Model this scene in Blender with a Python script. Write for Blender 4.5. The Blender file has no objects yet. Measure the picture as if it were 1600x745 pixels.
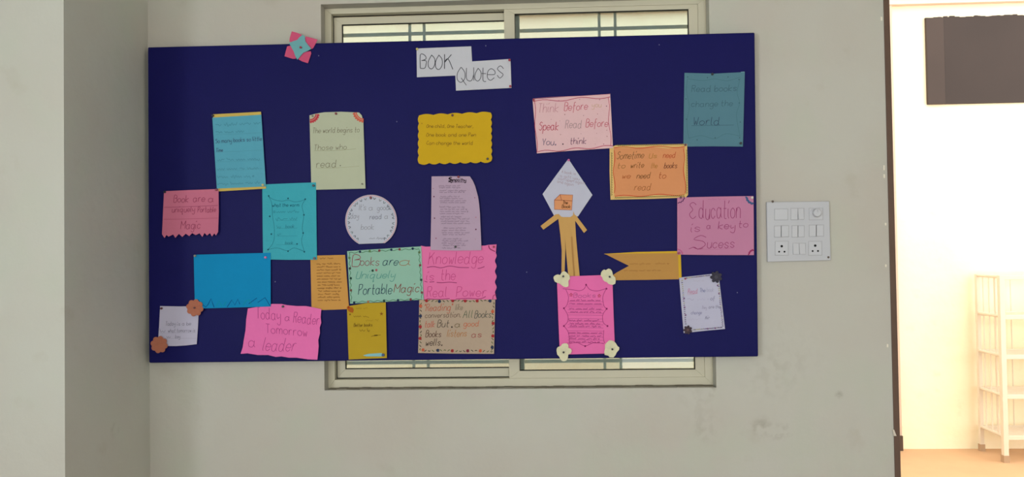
import bpy, bmesh, math, random
from mathutils import Matrix, Vector
from mathutils.geometry import tessellate_polygon
random.seed(7)
sc = bpy.context.scene
COL = sc.collection

# ------------------------------------------------------------------ camera
F = 1200.0
YAW, PITCH, ROLL = 0.041, 0.0195, -0.0145
CAM = Vector((0.0, -3.0, 1.5))
ROT = Matrix.Rotation(YAW, 3, 'Z') @ Matrix.Rotation(math.pi/2 + PITCH, 3, 'X') @ Matrix.Rotation(ROLL, 3, 'Z')
cd = bpy.data.cameras.new('camera'); cam = bpy.data.objects.new('camera', cd); COL.objects.link(cam)
cam.matrix_world = Matrix.Translation(CAM) @ ROT.to_4x4()
cd.sensor_width = 36.0; cd.lens = 36.0*F/1600.0; cd.clip_start = 0.05
sc.camera = cam

# ------------------------------------------------------------------ view, world, daylight
vs = sc.view_settings
vs.view_transform = 'Standard'; vs.look = 'None'; vs.gamma = 1.0; vs.use_curve_mapping = False
vs.exposure = 0.0
w = bpy.data.worlds.new('sky'); sc.world = w; w.use_nodes = True
bg = w.node_tree.nodes['Background']
bg.inputs['Color'].default_value = (1.0, 0.98, 0.93, 1); bg.inputs['Strength'].default_value = 3.4

def area(name, loc, size, energy, color, aim):
    l = bpy.data.lights.new(name, 'AREA'); l.shape = 'RECTANGLE'; l.size, l.size_y = size
    l.energy = energy; l.color = color
    o = bpy.data.objects.new(name, l); COL.objects.link(o); o.location = loc
    o.rotation_euler = (Vector(aim)-Vector(loc)).to_track_quat('-Z', 'Y').to_euler()
    return o
# daylight entering by the openings of the wall behind the camera
DAY = (0.85, 0.92, 1.0)
area('daylight_side_window', (-3.10, -5.4, 1.6), (1.8, 1.5), 118, DAY, (0, -5.4, 1.6))
area('daylight_rear_window', (-1.45, -6.44, 1.55), (1.9, 1.7), 8, DAY, (-1.45, 0, 1.55))
area('daylight_rear_door', (1.4, -6.44, 1.6), (0.9, 2.8), 50, DAY, (1.4, 0, 1.6))

def P(px, py, Y=0.0):
    """point of the plane y = Y that shows at photograph position (px, py)"""
    d = ROT @ Vector(((px-800.0)/F, -(py-372.5)/F, -1.0))
    return CAM + d*((Y-CAM.y)/d.y)

# ------------------------------------------------------------------ materials
def lin(c):
    return tuple(((v/255.0)/12.92 if v/255.0 <= 0.04045 else ((v/255.0+0.055)/1.055)**2.4) for v in c)
_m = {}
def mat(name, rgb, rough=0.8, var=0.06, scale=30.0, bump=0.05, bscale=200.0, spec=0.3, sheen=0.0, metallic=0.0, srgb=True):
    if name in _m: return _m[name]
    m = bpy.data.materials.new(name); m.use_nodes = True; nt = m.node_tree; N = nt.nodes; L = nt.links
    b = N['Principled BSDF']
    c = lin(rgb) if srgb else rgb
    tc = N.new('ShaderNodeTexCoord'); nz = N.new('ShaderNodeTexNoise')
    nz.inputs['Scale'].default_value = scale; nz.inputs['Detail'].default_value = 4
    L.new(tc.outputs['Object'], nz.inputs['Vector'])
    mx = N.new('ShaderNodeMix'); mx.data_type = 'RGBA'
    mx.inputs['A'].default_value = tuple(max(0, v*(1-var)) for v in c)+(1,)
    mx.inputs['B'].default_value = tuple(min(1, v*(1+var)) for v in c)+(1,)
    L.new(nz.outputs['Fac'], mx.inputs['Factor']); L.new(mx.outputs['Result'], b.inputs['Base Color'])
    b.inputs['Roughness'].default_value = rough; b.inputs['Specular IOR Level'].default_value = spec
    b.inputs['Metallic'].default_value = metallic
    if sheen: b.inputs['Sheen Weight'].default_value = sheen; b.inputs['Sheen Roughness'].default_value = 0.5
    if bump:
        n2 = N.new('ShaderNodeTexNoise'); n2.inputs['Scale'].default_value = bscale; n2.inputs['Detail'].default_value = 5
        L.new(tc.outputs['Object'], n2.inputs['Vector'])
        bp = N.new('ShaderNodeBump'); bp.inputs['Strength'].default_value = bump; bp.inputs['Distance'].default_value = 0.01
        L.new(n2.outputs['Fac'], bp.inputs['Height']); L.new(bp.outputs['Normal'], b.inputs['Normal'])
    _m[name] = m
    return m
_ink = {}
def ink(rgb):
    if rgb not in _ink:
        _ink[rgb] = mat('ink_%02x%02x%02x' % rgb, rgb, 0.7, 0.03, 60, 0, spec=0.1)
    return _ink[rgb]
def paper_mat(rgb):
    return mat('paper_%02x%02x%02x' % rgb, rgb, 0.75, 0.05, 14, 0.12, 60, spec=0.2)

def plaster(name, rgb, smudges=()):
    m = bpy.data.materials.new(name); m.use_nodes = True; nt = m.node_tree; N = nt.nodes; L = nt.links
    b = N['Principled BSDF']; c = lin(rgb)
    geo = N.new('ShaderNodeNewGeometry')
    def noise(s, d=4):
        n = N.new('ShaderNodeTexNoise'); n.inputs['Scale'].default_value = s; n.inputs['Detail'].default_value = d
        L.new(geo.outputs['Position'], n.inputs['Vector']); return n
    def mix(a, bcol, fac):
        x = N.new('ShaderNodeMix'); x.data_type = 'RGBA'
        if isinstance(a, tuple): x.inputs['A'].default_value = a+(1,)
        else: L.new(a, x.inputs['A'])
        x.inputs['B'].default_value = bcol+(1,)
        L.new(fac, x.inputs['Factor']); return x.outputs['Result']
    def ramp(sock, lo, hi, top=1.0):
        r = N.new('ShaderNodeMapRange'); r.inputs['From Min'].default_value = lo; r.inputs['From Max'].default_value = hi
        r.inputs['To Max'].default_value = top; L.new(sock, r.inputs['Value']); return r.outputs['Result']
    col = mix(c, (c[0]*0.97, c[1]*0.93, c[2]*0.92), ramp(noise(1.6).outputs['Fac'], 0.40, 0.62))
    col = mix(col, (c[0]*0.95, c[1]*1.0, c[2]*0.95), ramp(noise(3.7).outputs['Fac'], 0.5, 0.68, 0.7))
    col = mix(col, (c[0]*0.80, c[1]*0.75, c[2]*0.68), ramp(noise(7.0, 6).outputs['Fac'], 0.62, 0.80, 0.5))
    sn = noise(28.0, 5)
    for (p, rad, dark) in smudges:
        v = N.new('ShaderNodeVectorMath'); v.operation = 'DISTANCE'; v.inputs[1].default_value = p
        L.new(geo.outputs['Position'], v.inputs[0])
        r = N.new('ShaderNodeMapRange'); r.inputs['From Min'].default_value = rad; r.inputs['From Max'].default_value = rad*0.2
        L.new(v.outputs['Value'], r.inputs['Value'])
        mu = N.new('ShaderNodeMath'); mu.operation = 'MULTIPLY'
        L.new(r.outputs['Result'], mu.inputs[0]); L.new(ramp(sn.outputs['Fac'], 0.45, 0.62, dark*0.5), mu.inputs[1])
        col = mix(col, (c[0]*0.42, c[1]*0.36, c[2]*0.30), mu.outputs[0])
    L.new(col, b.inputs['Base Color'])
    b.inputs['Roughness'].default_value = 0.62; b.inputs['Specular IOR Level'].default_value = 0.25
    bp = N.new('ShaderNodeBump'); bp.inputs['Strength'].default_value = 0.22; bp.inputs['Distance'].default_value = 0.02
    L.new(noise(9.0, 8).outputs['Fac'], bp.inputs['Height']); L.new(bp.outputs['Normal'], b.inputs['Normal'])
    return m

# ------------------------------------------------------------------ object helpers
def mesh_obj(name, verts, faces, material, parent=None, origin=None, smooth=False, mat_idx=None, mats=None):
    origin = Vector(origin) if origin is not None else Vector((0, 0, 0))
    me = bpy.data.meshes.new(name)
    me.from_pydata([tuple(Vector(v)-origin) for v in verts], [], faces); me.validate(); me.update()
    for m in (mats or [material]): me.materials.append(m)
    if mat_idx:
        for p, i in zip(me.polygons, mat_idx): p.material_index = i
    if smooth:
        for p in me.polygons: p.use_smooth = True
        me.set_sharp_from_angle(angle=math.radians(35))
    o = bpy.data.objects.new(name, me); COL.objects.link(o)
    if parent is not None: o.parent = parent
    else: o.location = origin
    return o
def empty(name, loc):
    o = bpy.data.objects.new(name, None); COL.objects.link(o); o.location = loc; o.empty_display_size = 0.1
    return o
def tag(o, label, cat, group=None):
    o['label'] = label; o['category'] = cat
    if group: o['group'] = group
    return o
def struct(o): o['kind'] = 'structure'; return o

class MB:
    def __init__(s): s.v = []; s.f = []
    def box(s, a, b):
        x0, y0, z0 = (min(a[i], b[i]) for i in range(3)); x1, y1, z1 = (max(a[i], b[i]) for i in range(3))
        n = len(s.v)
        s.v += [(x0,y0,z0),(x1,y0,z0),(x1,y1,z0),(x0,y1,z0),(x0,y0,z1),(x1,y0,z1),(x1,y1,z1),(x0,y1,z1)]
        s.f += [tuple(n+i for i in q) for q in ((0,3,2,1),(4,5,6,7),(0,1,5,4),(1,2,6,5),(2,3,7,6),(3,0,4,7))]
        return s
    def hexa(s, bottom, top):
        """eight corners: bottom quad then top quad, each counter-clockwise seen from the top side"""
        n = len(s.v); s.v += [tuple(p) for p in bottom]+[tuple(p) for p in top]
        s.f += [tuple(n+i for i in q) for q in ((0,3,2,1),(4,5,6,7),(0,1,5,4),(1,2,6,5),(2,3,7,6),(3,0,4,7))]
        return s
    def tube(s, a, b, r, n=8):
        a = Vector(a); b = Vector(b); d = (b-a).normalized(); u = d.orthogonal().normalized(); w_ = d.cross(u)
        k = len(s.v)
        for p in (a, b):
            for i in range(n):
                t = 2*math.pi*i/n; s.v.append(tuple(p+u*(r*math.cos(t))+w_*(r*math.sin(t))))
        for i in range(n): j = (i+1) % n; s.f.append((k+i, k+j, k+n+j, k+n+i))
        s.f.append(tuple(k+i for i in range(n))[::-1]); s.f.append(tuple(k+n+i for i in range(n)))
        return s
    def lathe(s, prof, c, n=14):
        """profile (radius, distance out of the wall) turned about the axis that leaves the wall at c"""
        c = Vector(c); k = len(s.v)
        for r, h in prof:
            for i in range(n):
                t = 2*math.pi*i/n; s.v.append((c.x+r*math.cos(t), c.y-h, c.z+r*math.sin(t)))
        for j in range(len(prof)-1):
            for i in range(n):
                i2 = (i+1) % n; s.f.append((k+j*n+i, k+j*n+i2, k+(j+1)*n+i2, k+(j+1)*n+i))
        s.f.append(tuple(k+(len(prof)-1)*n+i for i in range(n))); s.f.append(tuple(k+i for i in range(n))[::-1])
        return s
    def build(s, name, material, parent=None, origin=None, bevel=0.0, smooth=False):
        o = mesh_obj(name, s.v, s.f, material, parent, origin, smooth)
        if bevel:
            md = o.modifiers.new('bevel', 'BEVEL'); md.width = bevel; md.segments = 3; md.limit_method = 'ANGLE'
        return o

# ------------------------------------------------------------------ the room
Z_CEIL = 3.3
CX = P(234, 640, 0).x                       # corner of the pillar and the wall
WX0, WX1 = P(504, 300).x, P(1113.5, 300).x  # window opening
WZ0, WZ1 = P(809, 607.5).z, P(504, 8).z+0.003
DX0 = P(1389, 372).x                        # end of the wall at the doorway
DX1 = DX0+1.15; DZ = 2.75
XL, XR, YB = -3.16, DX1+0.45, -6.6
TH = 0.16
sm = [(tuple(P(1190, 666)), 0.05, 0.75), (tuple(P(1214, 676)), 0.045, 0.7), (tuple(P(1230, 673)), 0.03, 0.6), (tuple(P(1311, 617)), 0.02, 0.9),
      (tuple(P(1100, 668)), 0.09, 0.3), (tuple(P(1200, 585)), 0.14, 0.22), (tuple(P(1112, 606)), 0.04, 0.7), (tuple(P(1240, 560)), 0.16, 0.15),
      (tuple(P(1090, 620)), 0.10, 0.25)]
wall_m = plaster('cream_plaster', (192, 190, 181), sm)
wall_plain = plaster('cream_plaster_plain', (201, 202, 194), [((CX, -0.25, P(180, 672, -0.25).z), 0.035, 0.6), ((CX-0.05, -0.58, P(20, 180, -0.58).z), 0.012, 0.8)])
mb = MB()
mb.box((CX-0.1, 0, 0), (WX0, TH, Z_CEIL)).box((WX0, 0, 0), (WX1, TH, WZ0)).box((WX0, 0, WZ1), (WX1, TH, Z_CEIL))
mb.box((WX1, 0, 0), (DX0, TH, Z_CEIL)).box((DX0, 0, DZ), (DX1, TH, Z_CEIL)).box((DX1, 0, 0), (XR, TH, Z_CEIL))
struct(mb.build('wall_back', wall_m))
d_edge = ROT @ Vector(((100.5-800)/F, 0, -1))
PY = CAM.y+d_edge.y*((CX-CAM.x)/d_edge.x)   # depth at which the pillar's edge shows at px 100
struct(MB().box((XL, PY, 0), (CX, TH, Z_CEIL)).build('wall_pillar', wall_plain))
mb = MB(); a0, a1 = XL-0.15, XL
mb.box((a0, YB, 0), (a1, -6.3, Z_CEIL)).box((a0, -6.3, 0), (a1, -4.5, 0.85)).box((a0, -6.3, 2.35), (a1, -4.5, Z_CEIL)).box((a0, -4.5, 0), (a1, PY, Z_CEIL))
struct(mb.build('wall_left', wall_plain))
struct(MB().box((XR, YB, 0), (XR+0.15, TH, Z_CEIL)).build('wall_right', wall_plain))
# wall behind the camera: a window opening and a doorway
mb = MB(); y0, y1 = YB, YB+0.15
wa, wb, wz0, wz1 = -2.4, -0.5, 0.7, 2.4; da, db, dz = 0.95, 1.85, 3.05
wa = max(wa, XL+0.05)
mb.box((XL, y0, 0), (wa, y1, Z_CEIL)).box((wa, y0, 0), (wb, y1, wz0)).box((wa, y0, wz1), (wb, y1, Z_CEIL)).box((wb, y0, 0), (da, y1, Z_CEIL))
mb.box((da, y0, dz), (db, y1, Z_CEIL)).box((db, y0, 0), (XR, y1, Z_CEIL))
struct(mb.build('wall_front', wall_plain))
struct(MB().box((XL, YB, Z_CEIL), (XR, TH, Z_CEIL+0.15)).build('ceiling', mat('ceiling_white', (225, 222, 212), 0.85)))
struct(MB().box((XL, YB, -0.1), (XR, TH, 0)).build('floor', mat('floor_tile', (176, 164, 146), 0.35, 0.1, 3.0, 0.03)))

# ------------------------------------------------------------------ outside, seen through the doorway and the window
FY = 2.75
d = ROT @ Vector(((1500-800)/F, -(701-372.5)/F, -1.0)); FY = CAM.y+d.y*(CAM.z/-d.z)
out_wall = plaster('outside_cream', (244, 232, 200), [(tuple(P(1470, 583, FY)), 0.03, 0.3), (tuple(P(1465, 610, FY)), 0.025, 0.3), (tuple(P(1412, 665, FY)), 0.03, 0.4)])
HB = P(1500, 4.0, FY-0.05).z
struct(MB().box((-4.5, FY, -0.1), (7.5, FY+0.15, HB+0.4)).build('wall_outside', out_wall))
struct(MB().box((-4.5, TH, -0.1), (7.5, FY, 0)).build('floor_outside', mat('outside_floor_sand', (196, 156, 117), 0.7, 0.10, 5.0, 0.05)))
struct(MB().box((-4.5, FY-0.05, HB), (7.5, FY, HB+0.3)).build('trim_1', mat('beam_pink_cream', (214, 190, 172), 0.8)))
px1 = P(1402, 372, FY-0.04).x
pil = struct(MB().box((px1-0.45, FY-0.04, 0), (px1, FY, HB)).build('trim_2', mat('pilaster_pink', (196, 172, 152), 0.8)))
MB().box((px1-0.45, FY-0.055, 0), (px1, FY-0.04, 0.11)).build('skirting', mat('skirting_dark', (74, 58, 46), 0.6), pil)

# dark board on the outside wall, with a planed strip along its left side
a = P(1449.5, 28, FY-0.025); b = P(1447, 163, FY-0.025)
root = empty('dark_board', ((a.x+0.45), FY-0.01, b.z))
tag(root, 'dark brown rectangular board fixed high on the bright wall beyond the doorway', 'board')
bm_ = mat('board_brown', (50, 38, 33), 0.55, 0.25, 2.5, 0.05, 20)
x0 = (a.x+b.x)/2; x1 = x0+1.25; z0, z1 = b.z, a.z
MB().box((x0+0.13, FY-0.02, z0), (x1, FY-0.003, z1)).build('panel', bm_, root, root.location, 0.003)
MB().box((x0, FY-0.026, z0), (x0+0.13, FY-0.003, z1)).build('side_strip', mat('board_brown_strip', (60, 47, 41), 0.55, 0.2, 2.5, 0.05, 20), root, root.location, 0.003)
mb = MB(); x = x0
while x < x1-0.02:
    l = random.uniform(0.012, 0.05); h = random.uniform(0.002, 0.014); mb.box((x, FY-0.018, z1-0.005), (x+l, FY-0.004, z1+h)); x += l
mb.build('frayed_edge', bm_, root, root.location)

# white metal rack
def ground_depth(px, py):
    d = ROT @ Vector(((px-800)/F, -(py-372.5)/F, -1.0)); return CAM.y+d.y*(CAM.z/-d.z)
rb, rf = min(ground_depth(1534, 704), FY-0.04), ground_depth(1571, 722)
rx = P(1571, 722, rf).x
rh = P(1563, 430, rf).z
rack = empty('wire_rack', (rx+0.45, (rb+rf)/2, 0))
tag(rack, 'white metal storage rack with wire sides standing outside the doorway', 'rack')
rm = mat('rack_white', (212, 198, 176), 0.45, 0.04, 20, 0)
rl = 0.95
xb = P(1534, 704, rb).x
for (x, y, r) in ((rx, rf, 0.017), (xb, rb, 0.014), (rx+rl, rf, 0.017), (xb+rl, rb, 0.014)):
    post = MB().box((x-r, y-r, 0.03), (x+r, y+r, rh)).build('post', rm, rack, rack.location, 0.003)
    MB().box((x-r-0.003, y-r-0.003, 0), (x+r+0.003, y+r+0.003, 0.05)).build('foot', mat('rack_foot', (168, 140, 110), 0.7), post, None)
    post.children[0].data.transform(Matrix.Translation(-rack.location))
levels = [rh-0.01]+[P(1565.5, y, rf).z for y in (494, 556, 618, 682)]
for i, z in enumerate(levels):
    for dx in (0, rl):
        MB().tube((rx+dx, rf, z), (xb+dx, rb, z), 0.011).build('side_rail', rm, rack, rack.location, smooth=True)
    MB().box((rx, rf-0.012, z-0.022), (rx+rl, rf+0.012, z+0.008)).build('front_rail', rm, rack, rack.location, 0.003)
    MB().box((xb, rb-0.012, z-0.022), (xb+rl, rb+0.012, z+0.008)).build('back_rail', rm, rack, rack.location, 0.003)
    if i:
        for k in range(9):
            y = rf+(rb-rf)*(k+0.5)/9
            MB().box((rx, y-0.006, z-0.004), (rx+rl, y+0.006, z+0.004)).build('shelf_slat', rm, rack, rack.location)
for dx in (0, rl):
    for k in range(1, 4):
        t = k/4.0
        MB().tube((rx+(xb-rx)*t+dx, rf+(rb-rf)*t, levels[-1]), (rx+(xb-rx)*t+dx, rf+(rb-rf)*t, levels[0]), 0.005, 6).build('side_wire', rm, rack, rack.location, smooth=True)
for k in range(1, 8):
    MB().tube((xb+rl*k/8, rb, levels[-1]), (xb+rl*k/8, rb, levels[0]), 0.004, 6).build('back_wire', rm, rack, rack.location, smooth=True)

# ------------------------------------------------------------------ door frame
door = struct(empty('door_1', (DX0+0.5, 0.05, 0)))
fm = mat('door_frame_brown', (98, 76, 64), 0.5, 0.12, 12, 0.05, 40)
fw = P(1399, 372, -0.004).x-DX0
MB().box((DX0, -0.004, 0), (DX0+fw, TH+0.004, DZ)).build('jamb', fm, door, door.location, 0.002)
MB().box((DX1-fw, -0.004, 0), (DX1, TH+0.004, DZ)).build('jamb', fm, door, door.location, 0.002)
MB().box((DX0, -0.004, DZ-0.06), (DX1, TH+0.004, DZ)).build('head_jamb', fm, door, door.location, 0.002)
sp = P(1398.3, 676, -0.005)
MB().hexa([(sp.x-0.004, -0.0055, sp.z-0.012), (sp.x+0.006, -0.0055, sp.z-0.012), (sp.x+0.006, -0.003, sp.z-0.012), (sp.x-0.004, -0.003, sp.z-0.012)],
          [(sp.x-0.009, -0.0055, sp.z+0.012), (sp.x-0.003, -0.0055, sp.z+0.012), (sp.x-0.003, -0.003, sp.z+0.012), (sp.x-0.009, -0.003, sp.z+0.012)]).build('paint_chip', mat('chip_white', (215, 205, 190)), door, door.location)
cm = mat('chip_plaster', (232, 226, 210), 0.8)
for (px, py, h) in ((1377.5, 29, 3), (1381.5, 262, 4), (1381.8, 275, 3), (1384.2, 415, 2), (1384, 350, 2), (1387, 540, 2.5)):
    c = P(px, py, -0.002); hh = h/400
    MB().box((c.x-0.003, -0.002, c.z-hh), (c.x+0.003, 0.002, c.z+hh)).build('plaster_chip', cm, door, door.location, 0.001)

# ------------------------------------------------------------------ window
win = struct(empty('window_1', ((WX0+WX1)/2, 0.1, WZ0)))
al = mat('window_frame_beige', (205, 199, 176), 0.42, 0.04, 8, 0.02, spec=0.4)
dark = mat('window_gasket_gap_shade', (46, 44, 38), 0.7)  # dark of the pane gaskets, also painted shade in the frame gap
FYW = 0.055                                   # front of the fixed frame
o0 = win.location
fwid = 0.032
def ring(x0, x1, z0, z1, wl, wr, wb_, wt, ya, yb, name, parent, m=al):
    """four mitred bars round a rectangle"""
    X0, X1, Z0, Z1 = x0+wl, x1-wr, z0+wb_, z1-wt
    ps = [((x0, z0), (x1, z0), (X1, Z0), (X0, Z0)), ((x1, z0), (x1, z1), (X1, Z1), (X1, Z0)), ((x1, z1), (x0, z1), (X0, Z1), (X1, Z1)), ((x0, z1), (x0, z0), (X0, Z0), (X0, Z1))]
    for q in ps:
        MB().hexa([(x, yb, z) for x, z in q], [(x, ya, z) for x, z in q]).build(name, m, parent, o0, 0.0012)
ring(WX0, WX1, WZ0, WZ1, 0.026, fwid, fwid, 0.022, FYW, 0.15, 'frame_bar', win)
ix0, ix1, iz0, iz1 = WX0+0.026, WX1-fwid, WZ0+fwid, WZ1-0.022
XM0, XM1 = P(791.5, 300, 0.065).x, P(808, 300, 0.065).x
glass = bpy.data.materials.new('window_glass'); glass.use_nodes = True
nt = glass.node_tree; nt.nodes.clear()
out = nt.nodes.new('ShaderNodeOutputMaterial'); mx = nt.nodes.new('ShaderNodeMixShader'); fr = nt.nodes.new('ShaderNodeFresnel')
tr = nt.nodes.new('ShaderNodeBsdfTransparent'); gl = nt.nodes.new('ShaderNodeBsdfGlossy')
fr.inputs['IOR'].default_value = 1.6; tr.inputs['Color'].default_value = (0.665, 0.735, 0.765, 1); gl.inputs['Roughness'].default_value = 0.02
nt.links.new(fr.outputs[0], mx.inputs[0]); nt.links.new(tr.outputs[0], mx.inputs[1]); nt.links.new(gl.outputs[0], mx.inputs[2]); nt.links.new(mx.outputs[0], out.inputs[0])
def sash(x0, x1, z0, z1, wl, wr, wb_, wt, ya, name):
    s = empty(name, (0, 0, 0)); s.parent = win; s.location = (0, 0, 0)
    ring(x0, x1, z0, z1, wl, wr, wb_, wt, ya, ya+0.022, 'sash_bar', s)
    X0, X1, Z0, Z1 = x0+wl, x1-wr, z0+wb_, z1-wt
    ring(X0, X1, Z0, Z1, 0.003, 0.003, 0.003, 0.003, ya-0.0006, ya+0.012, 'gasket', s, dark)
    MB().box((X0, ya+0.012, Z0), (X1, ya+0.016, Z1)).build('pane', glass, s, o0)
    return s
# rear sash (on the left) and front sash (on the right) of the slider
sash(ix0+0.002, XM1, iz0+0.003, iz1-0.005, 0.033, 0.04, 0.034, 0.029, FYW+0.032, 'sliding_sash')
sash(XM0, ix1, iz0-0.001, iz1+0.004, XM1-XM0, 0.036, 0.030, 0.022, FYW+0.004, 'sliding_sash')
ring(ix0-0.0005, XM0, iz0, iz1, 0.003, 0.0005, 0.003, 0.004, FYW+0.030, FYW+0.034, 'gap_shade', win, dark)  # dark strips stand in for the shadow in the gap between frame and sash
for px in (806.5,):
    x = P(px+3, 300, 0.1).x
    MB().box((x, FYW+0.031, iz0), (x+0.016, FYW+0.05, iz1)).build('interlock_bar', al, win, o0, 0.001)
# dust line along the sill
mb = MB(); x = WX0+0.01
while x < WX1-0.01:
    l = random.uniform(0.02, 0.06); mb.box((x, FYW-random.uniform(0.03, 0.05), WZ0), (min(x+l, WX1-0.005), FYW, WZ0+random.uniform(0.001, 0.003))); x += l
mb.build('sill_dust', mat('dust_grey', (146, 140, 126), 0.95, 0.4, 40, 0.3), win, o0)
# steel grille behind the panes
GY = 0.135
gm = mat('grille_steel', (206, 208, 194), 0.5, 0.08, 20)
for px in (643.5, 666, 940.5, 965.5):
    x = P(px, 300, GY).x
    MB().box((x-0.0055, GY-0.006, WZ0), (x+0.0055, GY+0.006, WZ1)).build('grille_bar', gm, win, o0)
for pyy in (48.5, 564.5):
    z = P(809, pyy, GY).z
    MB().box((WX0, GY-0.003, z-0.007), (WX1, GY+0.003, z+0.007)).build('grille_bar', gm, win, o0)
zs = [P(809, 48.5, GY).z, P(809, 564.5, GY).z]
for k in range(1, 4):
    z = zs[1]+(zs[0]-zs[1])*k/4
    MB().box((WX0, GY-0.003, z-0.007), (WX1, GY+0.003, z+0.007)).build('grille_bar', gm, win, o0)

# ------------------------------------------------------------------ notice board
BF = -0.038                                   # front of the board
bc = [P(230.5, 73.5, BF), P(1179.5, 50.5, BF), P(1185, 557, BF), P(232.5, 567, BF)]
board = empty('notice_board', ((bc[2].x+bc[3].x)/2, BF/2, (bc[2].z+bc[3].z)/2))
tag(board, 'large navy blue fabric notice board hung across the window, covered with handmade notes', 'notice board')
fab = bpy.data.materials.new('navy_felt'); fab.use_nodes = True
nt = fab.node_tree; N = nt.nodes; L = nt.links; b = N['Principled BSDF']
tc = N.new('ShaderNodeTexCoord'); n1 = N.new('ShaderNodeTexNoise'); n1.inputs['Scale'].default_value = 2.2; n1.inputs['Detail'].default_value = 5
n2 = N.new('ShaderNodeTexNoise'); n2.inputs['Scale'].default_value = 420; n2.inputs['Detail'].default_value = 3
L.new(tc.outputs['Object'], n1.inputs['Vector']); L.new(tc.outputs['Object'], n2.inputs['Vector'])
mx = N.new('ShaderNodeMix'); mx.data_type = 'RGBA'; mx.inputs['A'].default_value = (0.0065, 0.0068, 0.078, 1); mx.inputs['B'].default_value = (0.0095, 0.0088, 0.100, 1)
L.new(n1.outputs['Fac'], mx.inputs['Factor']); L.new(mx.outputs['Result'], b.inputs['Base Color'])
b.inputs['Roughness'].default_value = 0.42; b.inputs['Specular IOR Level'].default_value = 0.075
bp = N.new('ShaderNodeBump'); bp.inputs['Strength'].default_value = 0.25; bp.inputs['Distance'].default_value = 0.002
L.new(n2.outputs['Fac'], bp.inputs['Height']); L.new(bp.outputs['Normal'], b.inputs['Normal'])
def at_y(p, y): return (p.x, y, p.z)
q = [bc[3], bc[2], bc[1], bc[0]]
MB().hexa([at_y(p, -0.014) for p in q], [at_y(p, BF) for p in q]).build('fabric_panel', fab, board, board.location, 0.005)
ctr = sum((Vector(p) for p in q), Vector())/4
q2 = [ctr+(Vector(p)-ctr)*0.996 for p in q]
MB().hexa([at_y(p, -0.001) for p in q2], [at_y(p, -0.014) for p in q2]).build('backing_panel', mat('board_back', (58, 48, 44), 0.8), board, board.location)
mb = MB()
for (px, py) in ((498, 87), (759, 71.5), (1152, 457), (823, 425), (620, 190), (700, 232), (1030, 70), (430, 440)):
    c = P(px, py, BF); MB().box((c.x-0.0015, BF-0.0008, c.z-0.002), (c.x+0.0015, BF+0.001, c.z+0.002)).build('staple', mat('staple_grey', (108, 112, 140), 0.5), board, board.location)

# ------------------------------------------------------------------ paper, handwriting
LAYER = 0.0024
class Sheet: pass
def poly_mesh(pts, depth, thick=0.0005, cuts=5):
    bm = bmesh.new()
    vs_ = [bm.verts.new((x, y, 0)) for x, y in pts]
    for t in tessellate_polygon([[Vector((x, y, 0)) for x, y in pts]]): bm.faces.new([vs_[i] for i in t])
    xs = [p[0] for p in pts]; ys = [p[1] for p in pts]
    for k in range(1, cuts+1):
        for ax, lo, hi in ((0, min(xs), max(xs)), (1, min(ys), max(ys))):
            co = [0, 0, 0]; no = [0, 0, 0]; co[ax] = lo+(hi-lo)*k/(cuts+1)+0.0137; no[ax] = 1
            bmesh.ops.bisect_plane(bm, geom=bm.verts[:]+bm.edges[:]+bm.faces[:], plane_co=co, plane_no=no)
    bmesh.ops.triangulate(bm, faces=bm.faces[:])
    bm.verts.index_update()
    fr = [P(v.co.x, v.co.y, BF-depth(v.co.x, v.co.y)) for v in bm.verts]
    faces = []
    for f in bm.faces:
        idx = [v.index for v in f.verts]
        a, b_, c = (fr[i] for i in idx)
        if (b_-a).cross(c-a).y > 0: idx.reverse()
        faces.append(tuple(idx))
    n = len(fr); verts = fr+[p+Vector((0, thick, 0)) for p in fr]
    faces += [tuple(i+n for i in reversed(f)) for f in faces[:]]
    for e in bm.edges:
        if len(e.link_faces) == 1:
            i, j = (v.index for v in e.verts); k = len(verts)
            verts += [fr[i], fr[j], verts[n+j], verts[n+i]]; faces.append((k, k+1, k+2, k+3))
    bm.free()
    return verts, faces
def zoomed(T, pts):
    if T is None: return list(pts)
    return [(T[0]+x/T[2], T[1]+y/T[2]) for x, y in pts]
def sheet(name, pts, rgb, layer, T=None, lift=(0, 0, 0, 0), parent=None, label=None, cat='paper note', group=None, thick=0.0005, depth=None, material=None, cuts=5):
    """paper cut to an outline; lift = how far the left, right, top and bottom edges stand off the board (m)"""
    pts = zoomed(T, pts); s = Sheet()
    xs = [p[0] for p in pts]; ys = [p[1] for p in pts]; x0, x1, y0, y1 = min(xs), max(xs), min(ys), max(ys)
    base = layer*LAYER+0.0004
    def dflt(x, y):
        u = min(1, max(0, (x-x0)/(x1-x0))); v = min(1, max(0, (y-y0)/(y1-y0)))
        return base+lift[0]*(1-u)**3+lift[1]*u**3+lift[2]*(1-v)**3+lift[3]*v**3
    s.depth = depth or dflt; s.T = T; s.base = base
    v, f = poly_mesh(pts, s.depth, thick, cuts)
    s.origin = P((x0+x1)/2, y1, BF-base) if parent is None else parent.origin
    s.obj = mesh_obj(name, v, f, material or paper_mat(rgb), parent.obj if parent else None, s.origin, smooth=True)
    if label: tag(s.obj, label, cat, group)
    s.strokes = []
    return s

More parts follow.
